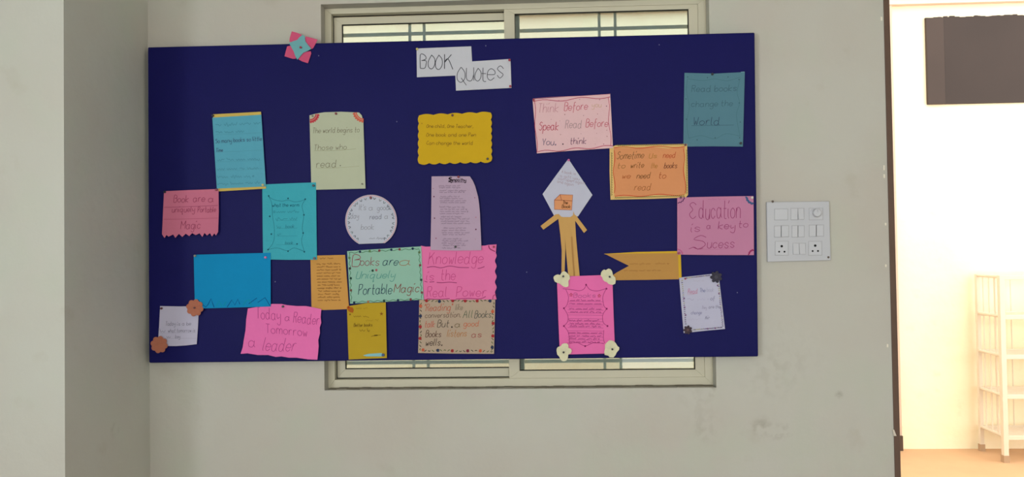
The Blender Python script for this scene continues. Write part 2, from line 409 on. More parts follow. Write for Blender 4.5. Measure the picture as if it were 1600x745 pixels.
G = dict(
 a='46 27 06 04 13 33 45;47 44 53', b='0a 03;05 27 46 44 23 04', c='46 27 06 04 23 44', d='46 27 06 04 13 33 45;4a 44 53', e='05 45 46 27 06 04 23 44',
 f='3a 2a 19 11;07 37', g='46 27 06 04 13 33 45;47 41 20 01', h='0a 03;05 17 37 46 43', i='07 04 13;09 1a', j='27 21 00;29 2a', k='0a 03;47 05 43', l='0a 04 13',
 m='07 03;05 17 27 36 33;35 47 57 66 63', n='07 03;05 17 37 46 43', o='27 06 04 23 44 46 27', p='07 00;05 17 37 46 44 23 04', q='46 27 06 04 23 45;47 40 51',
 r='07 03;05 17 37', s='46 27 06 25 44 23 04', t='1a 14 23 33;07 37', u='07 04 13 33 45;47 43', v='07 23 47', w='07 13 26 33 47', x='07 43;47 03', y='07 05 14 35;47 41 20 01', z='07 47 03 43',
 A='03 2a 43;16 36', B='03 0a 3a 48 17;17 47 45 33 03', C='49 2a 07 05 23 44', E='49 2a 09 27 05 23 44', I='03 0a', K='0a 03;4a 06 28 53', L='0a 03 43', M='03 0a;0a 36 6a;6a 63', O='2a 07 04 23 45 48 2a',
 P='03 0a;0a 3a 49 37 06', Q='2a 07 04 23 45 48 2a;25 52', R='03 0a;0a 3a 49 37 07;27 43', S='49 2a 08 37 45 23 04', T='2a 23;0a 4a', U='0a 04 23 44 4a;4a 43', W='0a 13 27 33 4a', Y='0a 26 4a;26 23')
G['.'] = '03 13 14 03'; G[','] = '14 02'; G["'"] = '0a 08'; G['"'] = '0a 08;1a 18'; G['!'] = '0a 05;03 04'
def glyph(ch):
    if ch not in G: return [], 3
    st = [[(int(t[0]), int(t[1], 16)-3) for t in part.split()] for part in G[ch].split(';')]
    return st, max(p[0] for s_ in st for p in s_)
def smooth_line(pts, n=4):
    if len(pts) < 3: return pts
    closed = pts[0] == pts[-1]; out = []
    for i in range(len(pts)-1):
        p1, p2 = pts[i], pts[i+1]
        p0 = pts[i-1] if i > 0 else (pts[-2] if closed else p1)
        p3 = pts[i+2] if i+2 < len(pts) else (pts[1] if closed else p2)
        for k in range(n):
            t = k/n
            out.append(tuple(0.5*(2*p1[j]+(p2[j]-p0[j])*t+(2*p0[j]-5*p1[j]+4*p2[j]-p3[j])*t*t+(3*p1[j]-p0[j]-3*p2[j]+p3[j])*t**3) for j in (0, 1)))
    out.append(pts[-1])
    return out
def stroke(s, pts, rgb, wpx=1.0, smooth=True, zoom=True, raw=None):
    if zoom: pts = zoomed(s.T, pts)
    s.strokes.append((smooth_line(pts) if smooth else pts, rgb, wpx))
def write(s, text, x0, x1, yb, h, rgb, wpx=0.9, slope=-0.02, slant=0.12, jit=0.18):
    """handwriting between x0 and x1 on the base line yb, capitals h high; zoomed units"""
    k = s.T[2] if s.T else 1.0; ox, oy = (s.T[0], s.T[1]) if s.T else (0, 0)
    x0, x1, yb, h = x0/k, x1/k, yb/k, h/k
    adv = []; x = 0
    for ch in text:
        st, gw = glyph(ch); adv.append((st, x)); x += (3.0 if ch == ' ' else gw+1.7)
    sx = (x1-x0)/max(1.0, x-1.7); sy = h/7.0
    for st, gx in adv:
        jy = random.uniform(-jit, jit)*1.4
        for line in st:
            pts = []
            for p in line:
                u = gx+p[0]+random.uniform(-jit, jit)*0.5; v = p[1]+jy+random.uniform(-jit, jit)*0.5
                X = x0+u*sx+v*sy*slant; Y = yb-v*sy+slope*(u*sx)
                pts.append((ox+X, oy+Y))
            s.strokes.append((smooth_line(pts, 3), rgb, wpx))
def scribble(s, x0, x1, yb, h, rgb, wpx=0.7, slope=-0.01, words=None):
    """a line of handwriting too small to be read: word after word of little strokes"""
    k = s.T[2] if s.T else 1.0; ox, oy = (s.T[0], s.T[1]) if s.T else (0, 0)
    x = x0
    while x < x1-h*0.5:
        wl = min(random.uniform(2.0, 5.5)*h, x1-x); pts = []; n = max(4, int(wl/(h*0.45)))
        for i in range(n+1):
            u = x+wl*i/n; v = (0 if i % 2 else 1)*h*random.uniform(0.45, 0.7)+(h*0.5 if random.random() < 0.14 else 0)-(h*0.4 if random.random() < 0.07 else 0)
            pts.append((ox+u/k, oy+(yb-v+slope*(u-x0))/k))
        s.strokes.append((smooth_line(pts, 2), rgb, wpx)); x += wl+h*random.uniform(0.7, 1.1)
def dot(s, x, y, r, rgb, zoom=True, n=8):
    if zoom: (x, y), = zoomed(s.T, [(x, y)])
    s.strokes.append(([(x+r*0.5*math.cos(2*math.pi*i/n), y+r*0.5*math.sin(2*math.pi*i/n)) for i in range(n+1)], rgb, r*1.05))
def ribbon(lines, depth, eps):
    v = []; f = []
    for pts, wd in lines:
        pts = [p for i, p in enumerate(pts) if i == 0 or abs(p[0]-pts[i-1][0])+abs(p[1]-pts[i-1][1]) > 1e-4]
        if len(pts) < 2: continue
        k = len(v)
        for i, p in enumerate(pts):
            a = pts[max(0, i-1)]; b_ = pts[min(len(pts)-1, i+1)]; dx, dy = b_[0]-a[0], b_[1]-a[1]; l = math.hypot(dx, dy) or 1
            nx, ny = -dy/l*wd/2, dx/l*wd/2
            for sg in (1, -1):
                X, Y = p[0]+nx*sg, p[1]+ny*sg; v.append(P(X, Y, BF-depth(p[0], p[1])-eps))
        for i in range(len(pts)-1): f.append((k+2*i, k+2*i+1, k+2*i+3, k+2*i+2))
    return v, f
def finish(s, name='lettering', eps=0.00035, parent=None):
    """turn the strokes collected so far into one part of the sheet"""
    if not s.strokes: return
    cols = []; V = []; Fc = []; MI = []
    for rgb in dict.fromkeys(c for _, c, _ in s.strokes):
        v, f = ribbon([(p, w_) for p, c, w_ in s.strokes if c == rgb], s.depth, eps+0.00003*len(cols))
        k = len(V); V += v; Fc += [tuple(i+k for i in q_) for q_ in f]; MI += [len(cols)]*len(f); cols.append(ink(rgb))
    s.strokes = []
    o = mesh_obj(name, V, Fc, None, s.obj, s.origin, mat_idx=MI, mats=cols)
    if name in ('lettering', 'dots', 'margin_dots', 'marks', 'drawn_border', 'drawn_rim', 'drawn_grass'): o['kind'] = 'stuff'
    return o
def wave(a, b_, n, amp, kind='sin', ph=0.0):
    """points from a to b (b left out) with n waves of the height amp to the left of the direction of travel"""
    out = []; dx, dy = b_[0]-a[0], b_[1]-a[1]; l = math.hypot(dx, dy); nx, ny = dy/l, -dx/l; m = int(n*8)
    for i in range(m):
        t = i/m
        v = amp*math.sin(2*math.pi*n*t+ph) if kind == 'sin' else amp*abs(math.sin(math.pi*n*t))
        out.append((a[0]+dx*t+nx*v, a[1]+dy*t+ny*v))
    return out
def arc_line(cx, cy, r, a0, a1, n=10, wob=0.0, k=6):
    return [(cx+(r+wob*math.sin(k*t*math.pi))*math.cos(math.radians(a0+(a1-a0)*t)), cy+(r+wob*math.sin(k*t*math.pi))*math.sin(math.radians(a0+(a1-a0)*t))) for t in [i/n for i in range(n+1)]]

# ---- push pins
pin_mesh = None
def pin(px, py, depth, colour, label, size=1.0):
    global pin_mesh
    cols = dict(black=(26, 26, 34), red=(120, 30, 44), crimson=(150, 28, 60), maroon=(84, 34, 46), yellow=(196, 184, 112), white=(206, 204, 196), blue=(36, 70, 112), pink=(190, 84, 150), grey=(120, 118, 104))
    if pin_mesh is None:
        mb = MB().lathe([(0.0008, -0.004), (0.0008, 0.0004), (0.0042, 0.0006), (0.0042, 0.0014), (0.0026, 0.0026), (0.0026, 0.0044), (0.0046, 0.0056), (0.0046, 0.0066), (0.0036, 0.0074)], (0, 0, 0), 12)
        o = mb.build('push_pin', mat('pin_base', (30, 30, 36), 0.35, 0, spec=0.5, bump=0), smooth=True); pin_mesh = o.data
    else:
        o = bpy.data.objects.new('push_pin', pin_mesh); COL.objects.link(o)
    o.material_slots[0].link = 'OBJECT'; o.material_slots[0].material = mat('pin_'+colour, cols[colour], 0.35, 0, spec=0.5, bump=0)
    o.location = P(px, py, BF-depth); o.scale = (size, 1, size)
    tag(o, label, 'push pin', 'push pins on the notice board')
    return o
def spin(s, x, y, colour, label, size=1.0):
    (px, py), = zoomed(s.T, [(x, y)])
    return pin(px, py, s.depth(px, py)+0.0002, colour, label, size)

NG = 'handmade notes on the notice board'
# 1 ---- heading cards
T = (640, 60, 8.278)
s = sheet('heading_card', [(90, 130), (797, 102), (818, 470), (95, 502)], (196, 197, 206), 1, T, (0, 0, 0, 0.001), label='white heading card reading book, upper of the two heading cards', group='heading cards')
write(s, 'B', 137, 212, 380, 170, (60, 62, 70), 1.1, slope=0.02, slant=0.0); write(s, 'O', 245, 325, 388, 180, (60, 62, 70), 1.1, slant=0.0)
write(s, 'O', 338, 420, 398, 190, (60, 62, 70), 1.1, slant=0.0); write(s, 'K', 450, 560, 398, 190, (60, 62, 70), 1.2, slope=0.05, slant=0.02)
finish(s); spin(s, 100, 142, 'yellow', 'pale yellow push pin at upper corner of the card reading book')
s = sheet('heading_card', [(584, 312), (1305, 265), (1318, 640), (600, 675)], (196, 197, 206), 2, T, label='white heading card reading quotes, lower of the two heading cards', group='heading cards')
write(s, 'Q', 618, 735, 565, 195, (66, 66, 74), 1.0, slope=0.15, slant=0.0); write(s, 'u', 735, 830, 553, 290, (66, 66, 74), 1.0, slant=0.0)
write(s, 'O', 847, 922, 555, 165, (66, 66, 74), 1.0, slant=0.0); write(s, 't', 930, 990, 552, 180, (66, 66, 74), 1.0, slant=0.0)
write(s, 'e', 1005, 1095, 535, 270, (66, 66, 74), 1.0, slant=0.05); write(s, 's', 1130, 1208, 520, 270, (66, 66, 74), 1.0, slant=0.05)
finish(s); spin(s, 1292, 283, 'crimson', 'crimson push pin at upper corner of the card reading quotes'); spin(s, 1303, 622, 'crimson', 'crimson push pin at lower corner of the card reading quotes')

# 2 ---- pale cream note
T = (400, 160, 4.967)
s = sheet('quote_note', [(415, 100), (460, 88), (530, 76), (660, 72), (800, 78), (820, 100), (833, 145), (850, 668), (430, 678)], (183, 189, 165), 1, T, (0, 0.005, 0, 0.003),
          label='pale cream note with red scalloped corner drawings and cut corner', group=NG)
c1 = (110, 100, 84)
write(s, 'The world begins to', 440, 800, 238, 42, c1, 0.6); write(s, 'Those who', 450, 700, 370, 42, c1, 0.6); stroke(s, [(452, 374), (600, 374), (775, 360)], (150, 150, 122), 0.5)
write(s, 'read', 468, 622, 505, 58, c1, 0.7); stroke(s, [(470, 510), (620, 508), (800, 494)], (160, 160, 132), 0.5); dot(s, 655, 490, 0.8, (50, 44, 44)); finish(s)
for (cx, cy, r, a0, a1, c) in ((420, 88, 60, 92, 2, (190, 62, 74)), (838, 68, 76, 172, 92, (206, 98, 78))):
    for rr, ww in ((r, 2.6), (r-14, 2.0)): stroke(s, arc_line(cx, cy, rr, a0, a1, 14), c, ww)
    for k in range(6):
        t = math.radians(a0+(a1-a0)*(k+0.5)/6); dot(s, cx+(r+7)*math.cos(t), cy+(r+7)*math.sin(t), 1.5, c)
    finish(s, 'corner_motif')
st_ = sheet('sticker', [(797, 600), (832, 596), (836, 640), (800, 644)], (214, 206, 140), 1.4, T, parent=s, cuts=1)
spin(s, 623, 88, 'red', 'dark red push pin at top of the pale cream note'); spin(s, 441, 106, 'grey', 'grey push pin in the red scalloped corner of the pale cream note', 0.8); spin(s, 826, 633, 'grey', 'grey push pin in the pale yellow sticker', 0.8)

# 3 ---- sky blue note on yellow backing
T = (220, 160, 4.967)
s = sheet('quote_note', [(555, 118), (935, 95), (971, 652), (590, 668)], (88, 164, 188), 3.6, T, (0, 0.001, 0, 0), label='sky blue note edged with yellow strips at top and bottom', group=NG)
sheet('yellow_backing', [(560, 92), (933, 72), (972, 668), (605, 690), (588, 640)], (206, 178, 92), 3, T, (0, 0.0008, 0, 0), parent=s)
c1, c2 = (62, 84, 112), (66, 128, 146)
scribble(s, 580, 930, 185, 22, c2, 0.6, -0.05); scribble(s, 580, 800, 238, 20, c2, 0.6, -0.03)
write(s, 'So many books so little', 580, 938, 316, 32, c1, 0.7, slope=-0.06, slant=0.0); write(s, 'Time', 583, 635, 383, 28, c1, 0.7)
for y, x1 in ((455, 945), (525, 930), (588, 880), (640, 925)): scribble(s, 592, x1, y, 20, c2, 0.55, -0.03)
for y in (250, 385, 462, 530): stroke(s, [(580, y), (760, y-6), (945, y-16)], (84, 150, 168), 0.4)
finish(s)
spin(s, 562, 103, 'black', 'black push pin at upper corner of the sky blue note'); spin(s, 950, 641, 'yellow', 'yellow push pin at lower corner of the sky blue note')

# 4 ---- yellow scalloped note
T = (640, 160, 6.773)
TL, TR, BR, BL = (100, 138), (858, 108), (862, 622), (98, 645)
pts = wave(TL, TR, 5, 13, 'abs')+wave(TR, BR, 7, 12, 'abs')+wave(BR, BL, 7, 16, 'abs')+wave(BL, TL, 6, 12, 'abs')
s = sheet('quote_note', pts, (202, 164, 26), 1, T, (0, 0.006, 0, 0.005), label='mustard yellow note with wavy scalloped edges and three handwritten lines', group=NG, cuts=4)
c1 = (122, 92, 30)
write(s, 'One child, One Teacher,', 180, 672, 268, 36, c1, 0.65, slant=0.1, slope=0.0); write(s, 'One book and one Pen', 178, 700, 360, 38, c1, 0.65, slant=0.1, slope=0.0); write(s, 'Can change the world', 180, 668, 447, 38, c1, 0.65, slant=0.1, slope=0.0)
dot(s, 130, 222, 0.9, (150, 112, 30)); finish(s)
spin(s, 455, 138, 'maroon', 'maroon push pin at top of the mustard scalloped note'); spin(s, 826, 598, 'black', 'black push pin at lower corner of the mustard scalloped note')

# 5 ---- dusty pink poem sheet
T = (640, 265, 5.52)
s = sheet('poem_sheet', [(190, 58), (350, 56), (520, 58), (545, 95), (565, 140), (590, 230), (600, 300), (607, 380), (614, 540), (620, 695), (400, 698), (180, 692), (186, 400)], (179, 156, 179), 3, T, (0, 0.006, 0, 0.001),
          label='dusty pink typed poem sheet with one curved edge', group=NG)
c1 = (128, 108, 128)
write(s, 'Sympathy', 335, 485, 100, 28, (48, 36, 48), 1.0, slope=0.01); write(s, 'S', 335, 362, 103, 36, (40, 30, 40), 1.4); stroke(s, [(332, 106), (420, 107), (490, 108)], (60, 46, 58), 0.7)
for x0, x1, ys in ((250, 525, (142, 158, 184, 199)), (258, 528, (236, 252, 272, 288)), (252, 525, (326, 345, 365, 382)), (265, 540, (410, 428, 448, 467)), (280, 535, (507, 527, 547, 564)), (278, 520, (600, 618, 637, 656, 680))):
    for y in ys: scribble(s, x0+random.uniform(-4, 14), x1-random.uniform(0, 100), y, 11, c1, 0.6, 0.0)
finish(s)
for (x, y, r, c) in ((210, 232, 1.1, (96, 50, 74)), (562, 242, 0.9, (150, 100, 120)), (215, 418, 1.1, (96, 50, 74)), (572, 411, 1.0, (176, 120, 136)), (572, 515, 1.2, (96, 50, 74)), (228, 592, 1.0, (146, 90, 116)), (204, 162, 0.7, (150, 100, 120)), (568, 600, 0.7, (170, 130, 150))): dot(s, x, y, r, c)
finish(s, 'margin_dots')
spin(s, 422, 63, 'red', 'dark red push pin at top of the dusty pink poem sheet'); spin(s, 397, 665, 'black', 'black push pin at foot of the dusty pink poem sheet')

# 6 ---- pale pink note with wavy red border
T = (820, 130, 6.207)
s = sheet('quote_note', [(75, 155), (450, 128), (828, 103), (842, 360), (855, 628), (480, 652), (118, 680)], (222, 184, 189), 1, T, (0.002, 0.0015, 0, 0.004), label='pale pink note with wavy red border and multicoloured handwriting', group=NG)
R_ = (176, 56, 84); r1 = (190, 92, 106); r2 = (190, 132, 142); gy = (146, 120, 132)
def wl(a, b_, n, amp, rgb, wpx, s=s): stroke(s, wave(a, b_, n, amp)+[b_], rgb, wpx, smooth=False)
wl((80, 178), (828, 132), 2.0, 12, R_, 1.0); wl((80, 150), (830, 104), 1, 3, (196, 120, 140), 0.6); wl((92, 165), (118, 668), 1.5, 8, R_, 0.9); wl((122, 666), (856, 608), 2.5, 10, R_, 1.0); wl((808, 138), (832, 605), 1.5, 9, R_, 0.8)
finish(s, 'drawn_border')
write(s, 'Think', 128, 322, 285, 88, r2, 0.8); write(s, 'Before', 382, 605, 265, 78, r1, 0.9, slope=-0.04); write(s, 'you', 650, 740, 232, 50, (202, 166, 140), 0.8)
write(s, 'Speak', 138, 322, 458, 82, (180, 70, 88), 1.0, slope=-0.03); write(s, 'Read', 392, 548, 436, 78, (168, 138, 142), 0.9); write(s, 'Before', 592, 803, 424, 76, r1, 0.9)
write(s, 'You.', 168, 300, 600, 64, (96, 86, 112), 0.9); dot(s, 370, 590, 1.1, (50, 30, 50)); write(s, 'think', 440, 592, 592, 62, (102, 66, 92), 0.9, slope=-0.03); finish(s)
for (x, y) in ((215, 203), (330, 168), (725, 160), (793, 222), (388, 303), (570, 313), (705, 298), (255, 350), (340, 366), (347, 498), (545, 490), (697, 486), (795, 455), (798, 515), (683, 590), (765, 590), (532, 158)): dot(s, x, y, random.uniform(0.5, 0.9), random.choice([(130, 90, 110), (170, 110, 126), (150, 100, 90)]))
finish(s, 'dots')
spin(s, 86, 163, 'crimson', 'crimson push pin at upper corner of the pale pink note with wavy border', 0.9)

# 7 ---- teal note
T = (1050, 90, 4.967)
s = sheet('quote_note', [(97, 118), (330, 124), (565, 112), (558, 400), (550, 690), (320, 688), (88, 690), (92, 400)], (84, 126, 142), 1, T, (0, 0.005, 0, 0.002), label='grey teal note with faint writing, highest on the board', group=NG)
c1 = (62, 92, 106)
write(s, 'Read books', 152, 500, 266, 50, c1, 0.7, slope=-0.02); write(s, 'change the', 150, 468, 382, 46, c1, 0.65); write(s, 'World', 165, 368, 525, 60, (52, 70, 92), 0.8); stroke(s, [(152, 528), (320, 526), (480, 522)], (58, 84, 100), 0.5); finish(s)
cb = (72, 112, 122)
stroke(s, [(120, 165), (240, 178), (330, 165), (430, 180), (530, 150)], cb, 0.6); stroke(s, [(120, 165), (112, 260), (135, 380), (115, 500), (130, 625)], cb, 0.6); stroke(s, [(130, 625), (230, 605), (330, 630), (420, 590), (530, 610)], cb, 0.6); stroke(s, [(530, 160), (505, 270), (525, 350), (500, 450), (528, 610)], cb, 0.6)
for p in ((122, 150), (275, 155), (435, 150), (520, 170), (108, 320), (522, 352), (530, 500), (195, 638), (335, 622), (525, 622), (112, 478)): dot(s, p[0], p[1], 0.9, (58, 90, 102))
finish(s, 'drawn_border')
sheet('tape', [(535, 110), (563, 108), (561, 138), (536, 136)], (122, 160, 176), 1.5, T, parent=s, cuts=1)
spin(s, 312, 130, 'black', 'black push pin at top of the grey teal note'); spin(s, 532, 665, 'black', 'black push pin at lower corner of the grey teal note')

# 8 ---- orange note with doodled border
T = (940, 210, 6.773)
s = sheet('quote_note', [(85, 140), (150, 114), (520, 104), (905, 100), (912, 400), (915, 640), (890, 668), (500, 682), (95, 690), (84, 400)], (218, 184, 116), 2, T, (0, 0, 0, 0.001), label='orange note with red wavy line and yellow doodled border', group=NG)
s2 = sheet('orange_panel', [(130, 140), (320, 145), (520, 128), (700, 148), (880, 128), (868, 300), (886, 500), (882, 625), (700, 645), (560, 640), (380, 655), (135, 655), (130, 400)], (215, 145, 98), 2.25, T, parent=s, thick=0.0003, depth=lambda x, y, s=s: s.depth(x, y)+0.0005)
for (a_, b_, n) in (((130, 142), (880, 128), 2), ((132, 165), (134, 620), 1.5), ((140, 655), (880, 632), 2), ((866, 150), (884, 625), 1.5)): stroke(s, wave(a_, b_, n, 9)+[b_], (200, 72, 46), 1.0, smooth=False)
for i in range(34):
    t = (i+0.5)/34; dk = random.choice([(96, 96, 52), (120, 100, 56), (78, 92, 60)])
    stroke(s, [(150+740*t, 122-14*t+random.uniform(-3, 3)), (158+740*t, 108-4*t), (168+740*t, 124-14*t)], dk, 0.8)
    stroke(s, [(130+740*t, 676-22*t), (138+740*t, 664-18*t), (148+740*t, 676-24*t)], dk, 0.8)
for i in range(18):
    t = (i+0.5)/18
    stroke(s, [(100, 180+460*t), (112, 188+460*t), (102, 198+460*t)], (104, 104, 62), 0.8); stroke(s, [(892, 150+470*t), (904, 158+470*t), (894, 170+470*t)], (104, 104, 62), 0.8)
finish(s, 'drawn_border', 0.0008)
s2.strokes = []
c1, c2 = (132, 86, 46), (176, 96, 52)
for (t, a_, b_, y, h, c) in (('Sometime', 158, 440, 262, 78, (124, 88, 52)), ('Us', 500, 580, 252, 52, (176, 124, 60)), ('need', 648, 775, 250, 62, (186, 84, 52)), ('to', 165, 245, 358, 58, (156, 110, 60)), ('write', 305, 442, 355, 60, c1), ('the', 520, 585, 355, 56, (176, 120, 60)),
                             ('books', 660, 795, 358, 60, (110, 62, 44)), ('we', 215, 300, 468, 60, (170, 92, 50)), ('need', 370, 510, 466, 62, (120, 80, 44)), ('to', 600, 675, 466, 66, (166, 84, 46)), ('read', 345, 515, 592, 72, (160, 98, 56))):
    write(s2, t, a_, b_, y, h, c, 0.85, slant=0.25, slope=-0.03)
s2o = s2.obj; s2.obj = s.obj; finish(s2); s2.obj = s2o
spin(s, 885, 112, 'maroon', 'maroon push pin at upper corner of the orange doodled note')

# 9 ---- mauve pink education note
T = (1040, 295, 6.48)
s = sheet('quote_note', [(118, 88), (500, 78), (890, 72), (893, 370), (895, 670), (500, 670), (118, 665)], (191, 127, 161), 3, T, (0, 0.002, 0, 0.001), label='mauve pink note about education with quarter circle corner drawings', group=NG)
c1 = (142, 56, 104)
write(s, 'E', 238, 305, 308, 165, c1, 0.9, slant=0.05); write(s, 'ducation', 338, 755, 302, 182, c1, 0.9, slant=0.02); write(s, 'is', 255, 345, 436, 85, c1, 0.8); write(s, 'a', 415, 455, 405, 60, c1, 0.8); write(s, 'key', 532, 700, 405, 78, c1, 0.9, slope=0.02); write(s, 'to', 738, 830, 392, 70, c1, 0.8)
write(s, 'S', 270, 395, 610, 135, c1, 0.9, slant=0.15); stroke(s, [(235, 608), (290, 590), (330, 612), (380, 600)], c1, 0.8); write(s, 'ucess', 420, 692, 600, 100, c1, 0.85); stroke(s, [(330, 612), (520, 612), (690, 598)], (182, 110, 150), 0.5); scribble(s, 430, 640, 112, 16, (182, 108, 148), 0.5)
finish(s)
for (cx, cy, r, a0, a1, c, ww) in ((128, 78, 62, 95, 0, (98, 52, 98), 1.4), (892, 78, 72, 180, 90, (62, 92, 134), 3.0), (893, 668, 50, 180, 270, (150, 40, 92), 2.0), (120, 665, 52, 270, 360, (184, 88, 136), 1.2)):
    stroke(s, arc_line(cx, cy, r, a0, a1, 16, 4, 8), c, ww); finish(s, 'corner_motif')
spin(s, 152, 88, 'maroon', 'maroon push pin at corner where mauve pink note overlaps orange note'); spin(s, 873, 90, 'white', 'white push pin inside the blue quarter circle of the mauve pink note'); spin(s, 133, 650, 'crimson', 'crimson push pin at corner where mauve pink note overlaps tan banner')

# 10 --- rose pink zigzag note
T = (230, 285, 6.476)
pts = [(170, 88), (440, 76), (722, 66), (724, 300), (718, 500), (695, 536), (680, 514), (655, 546), (635, 512), (605, 536), (580, 510), (557, 550), (530, 514), (490, 532), (455, 512), (425, 542), (390, 518), (355, 550), (320, 520), (285, 560), (262, 526), (215, 548), (195, 530), (175, 562), (150, 522), (160, 300)]
s = sheet('quote_note', pts, (197, 111, 138), 4.6, T, (0, 0, 0, 0.004), label='rose pink note with zigzag torn lower edge', group=NG)
c1 = (140, 58, 88)
write(s, 'Book', 268, 415, 202, 70, c1, 0.8); write(s, 'are', 465, 580, 198, 72, c1, 0.8); write(s, 'a', 618, 670, 198, 66, c1, 0.8); write(s, 'uniquely', 250, 478, 302, 58, c1, 0.75); write(s, 'Portable', 510, 692, 302, 55, c1, 0.75); write(s, 'Magic', 338, 535, 470, 80, c1, 0.8)
stroke(s, [(172, 252), (440, 244), (716, 232)], (150, 70, 100), 0.7); stroke(s, [(166, 372), (440, 368), (714, 360)], (168, 80, 110), 0.6); finish(s)
spin(s, 182, 97, 'black', 'black push pin at corner of the rose pink zigzag note'); spin(s, 703, 75, 'red', 'dark red push pin at corner where rose pink note meets sky blue note')

# 11 --- aqua note
T = (390, 275, 5.32)
s = sheet('quote_note', [(105, 70), (330, 60), (552, 52), (556, 370), (560, 695), (330, 696), (112, 692), (108, 380)], (62, 167, 185), 2.4, T, label='aqua turquoise note with thin curly drawn frame between blue notes', group=NG)
c1, c2 = (34, 104, 122), (44, 124, 140)
T2 = (415, 305, 7.84); s.T = T2
write(s, 'what the warm', 82, 408, 142, 42, c1, 0.7); write(s, 'a', 95, 118, 215, 40, c2, 0.6); scribble(s, 130, 430, 215, 30, c2, 0.6); scribble(s, 125, 385, 305, 32, c2, 0.6); scribble(s, 135, 185, 400, 28, c2, 0.6); write(s, 'book', 245, 350, 400, 42, c2, 0.65); scribble(s, 145, 190, 490, 26, c2, 0.6); write(s, 'book', 240, 335, 602, 40, c2, 0.65)
for y in (312, 405, 500, 605): stroke(s, [(130, y), (250, y-2), (390, y-4)], (52, 140, 154), 0.4)
finish(s)
for l in ([(35, 10), (90, 50), (200, 72), (275, 58), (350, 80), (430, 72), (490, 46)], [(35, 10), (75, 100), (85, 260), (105, 380), (100, 560), (30, 665)], [(30, 665), (140, 645), (270, 680), (350, 645), (475, 690)], [(490, 46), (445, 130), (468, 240), (448, 400), (460, 470), (440, 560), (475, 690)]): stroke(s, l, (36, 112, 128), 0.6)
for p in ((275, 38), (485, 48), (50, 258), (470, 240), (70, 475), (460, 462), (30, 665), (275, 685), (475, 692), (385, 597), (38, 8)): dot(s, p[0], p[1], 1.3, (26, 84, 100))
finish(s, 'drawn_border'); s.T = T
spin(s, 533, 80, 'black', 'black push pin at corner where aqua note meets pale cream note'); spin(s, 541, 683, 'maroon', 'maroon push pin at corner where aqua note meets orange typed sheet')

# 12 --- round white note
T = (525, 295, 7.84)
pts = [(430+317*math.cos(math.radians(a)), 392+320*math.sin(math.radians(a))) for a in range(118, 423, 5)]
s = sheet('round_note', pts, (185, 190, 205), 1, T, (0.002, 0.006, 0, 0.004), label='round white note with doodled rim and flat lower edge', group=NG, cuts=4)
c1 = (138, 138, 150)
write(s, "It's", 282, 365, 262, 72, c1, 0.7); write(s, 'a', 402, 450, 262, 62, c1, 0.7); write(s, 'good', 505, 645, 262, 66, c1, 0.7); write(s, 'day', 178, 275, 360, 66, c1, 0.7); write(s, 'read', 412, 555, 372, 60, (112, 114, 130), 0.75); write(s, 'a', 595, 635, 365, 60, c1, 0.7); write(s, 'book', 305, 460, 500, 66, c1, 0.7); scribble(s, 405, 605, 612, 20, (128, 128, 140), 0.6)
finish(s)
for a in range(125, 420, 12):
    t = math.radians(a+random.uniform(-3, 3)); c = math.cos(t); n_ = math.sin(t)
    stroke(s, [(430+285*c-14*n_, 392+288*n_+14*c), (430+262*c, 392+265*n_), (430+285*c+14*n_, 392+288*n_-14*c)], random.choice([(120, 118, 128), (90, 92, 104), (104, 120, 124)]), 1.0)
stroke(s, [(430+306*math.cos(math.radians(a)), 392+309*math.sin(math.radians(a))) for a in range(120, 421, 6)], (206, 156, 168), 1.2)
finish(s, 'drawn_rim'); spin(s, 428, 108, 'red', 'dark red push pin at top of the round white note')

# 13 --- cobalt blue sheet
T = (290, 385, 7.093)
s = sheet('blue_sheet', [(90, 92), (500, 80), (942, 70), (942, 370), (943, 665), (500, 678), (103, 688), (96, 380)], (1, 136, 192), 3.4, T, (0.001, 0, 0, 0.001), label='plain cerulean blue sheet with zigzag grass drawn along lower edge', group=NG)
cz = (6, 62, 120)
for l in ([(140, 590), (180, 640), (225, 672), (250, 640), (282, 578), (300, 630), (316, 674)], [(460, 672), (512, 590), (545, 650), (580, 582), (600, 640)], [(700, 634), (790, 570), (800, 620), (880, 566), (935, 655)]): stroke(s, l, cz, 1.0, smooth=False)
for l in ([(340, 660), (372, 600), (402, 664)], [(640, 650), (670, 600), (705, 590), (730, 650)], [(420, 660), (450, 610)]): stroke(s, l, (10, 150, 160), 0.9, smooth=False)
finish(s, 'drawn_grass'); spin(s, 890, 121, 'pink', 'pink push pin at corner of the cerulean blue sheet'); spin(s, 108, 103, 'grey', 'grey push pin at corner of the cerulean blue sheet')

# 14 --- small white note, lower corner
T = (225, 460, 6.773)
s = sheet('quote_note', [(170, 122), (380, 126), (580, 122), (572, 330), (558, 525), (450, 538), (340, 545), (145, 545), (160, 330)], (186, 182, 204), 1, T, (0, 0.002, 0, 0.005), label='small white note held by two orange flowers', group=NG)
c1 = (128, 124, 144)
write(s, 'Today', 228, 330, 330, 44, c1, 0.65); write(s, 'is a be', 350, 495, 328, 38, c1, 0.65); scribble(s, 165, 225, 400, 34, c1, 0.6); write(s, 'what tomorrow is', 255, 540, 402, 38, c1, 0.6); scribble(s, 240, 280, 462, 30, c1, 0.6); write(s, 'key', 330, 380, 464, 38, c1, 0.6)
for y in (408, 466): stroke(s, [(165, y), (340, y-2), (550, y-4)], (160, 156, 178), 0.4)
finish(s); spin(s, 190, 146, 'maroon', 'maroon push pin at corner of the small white note with orange flowers')

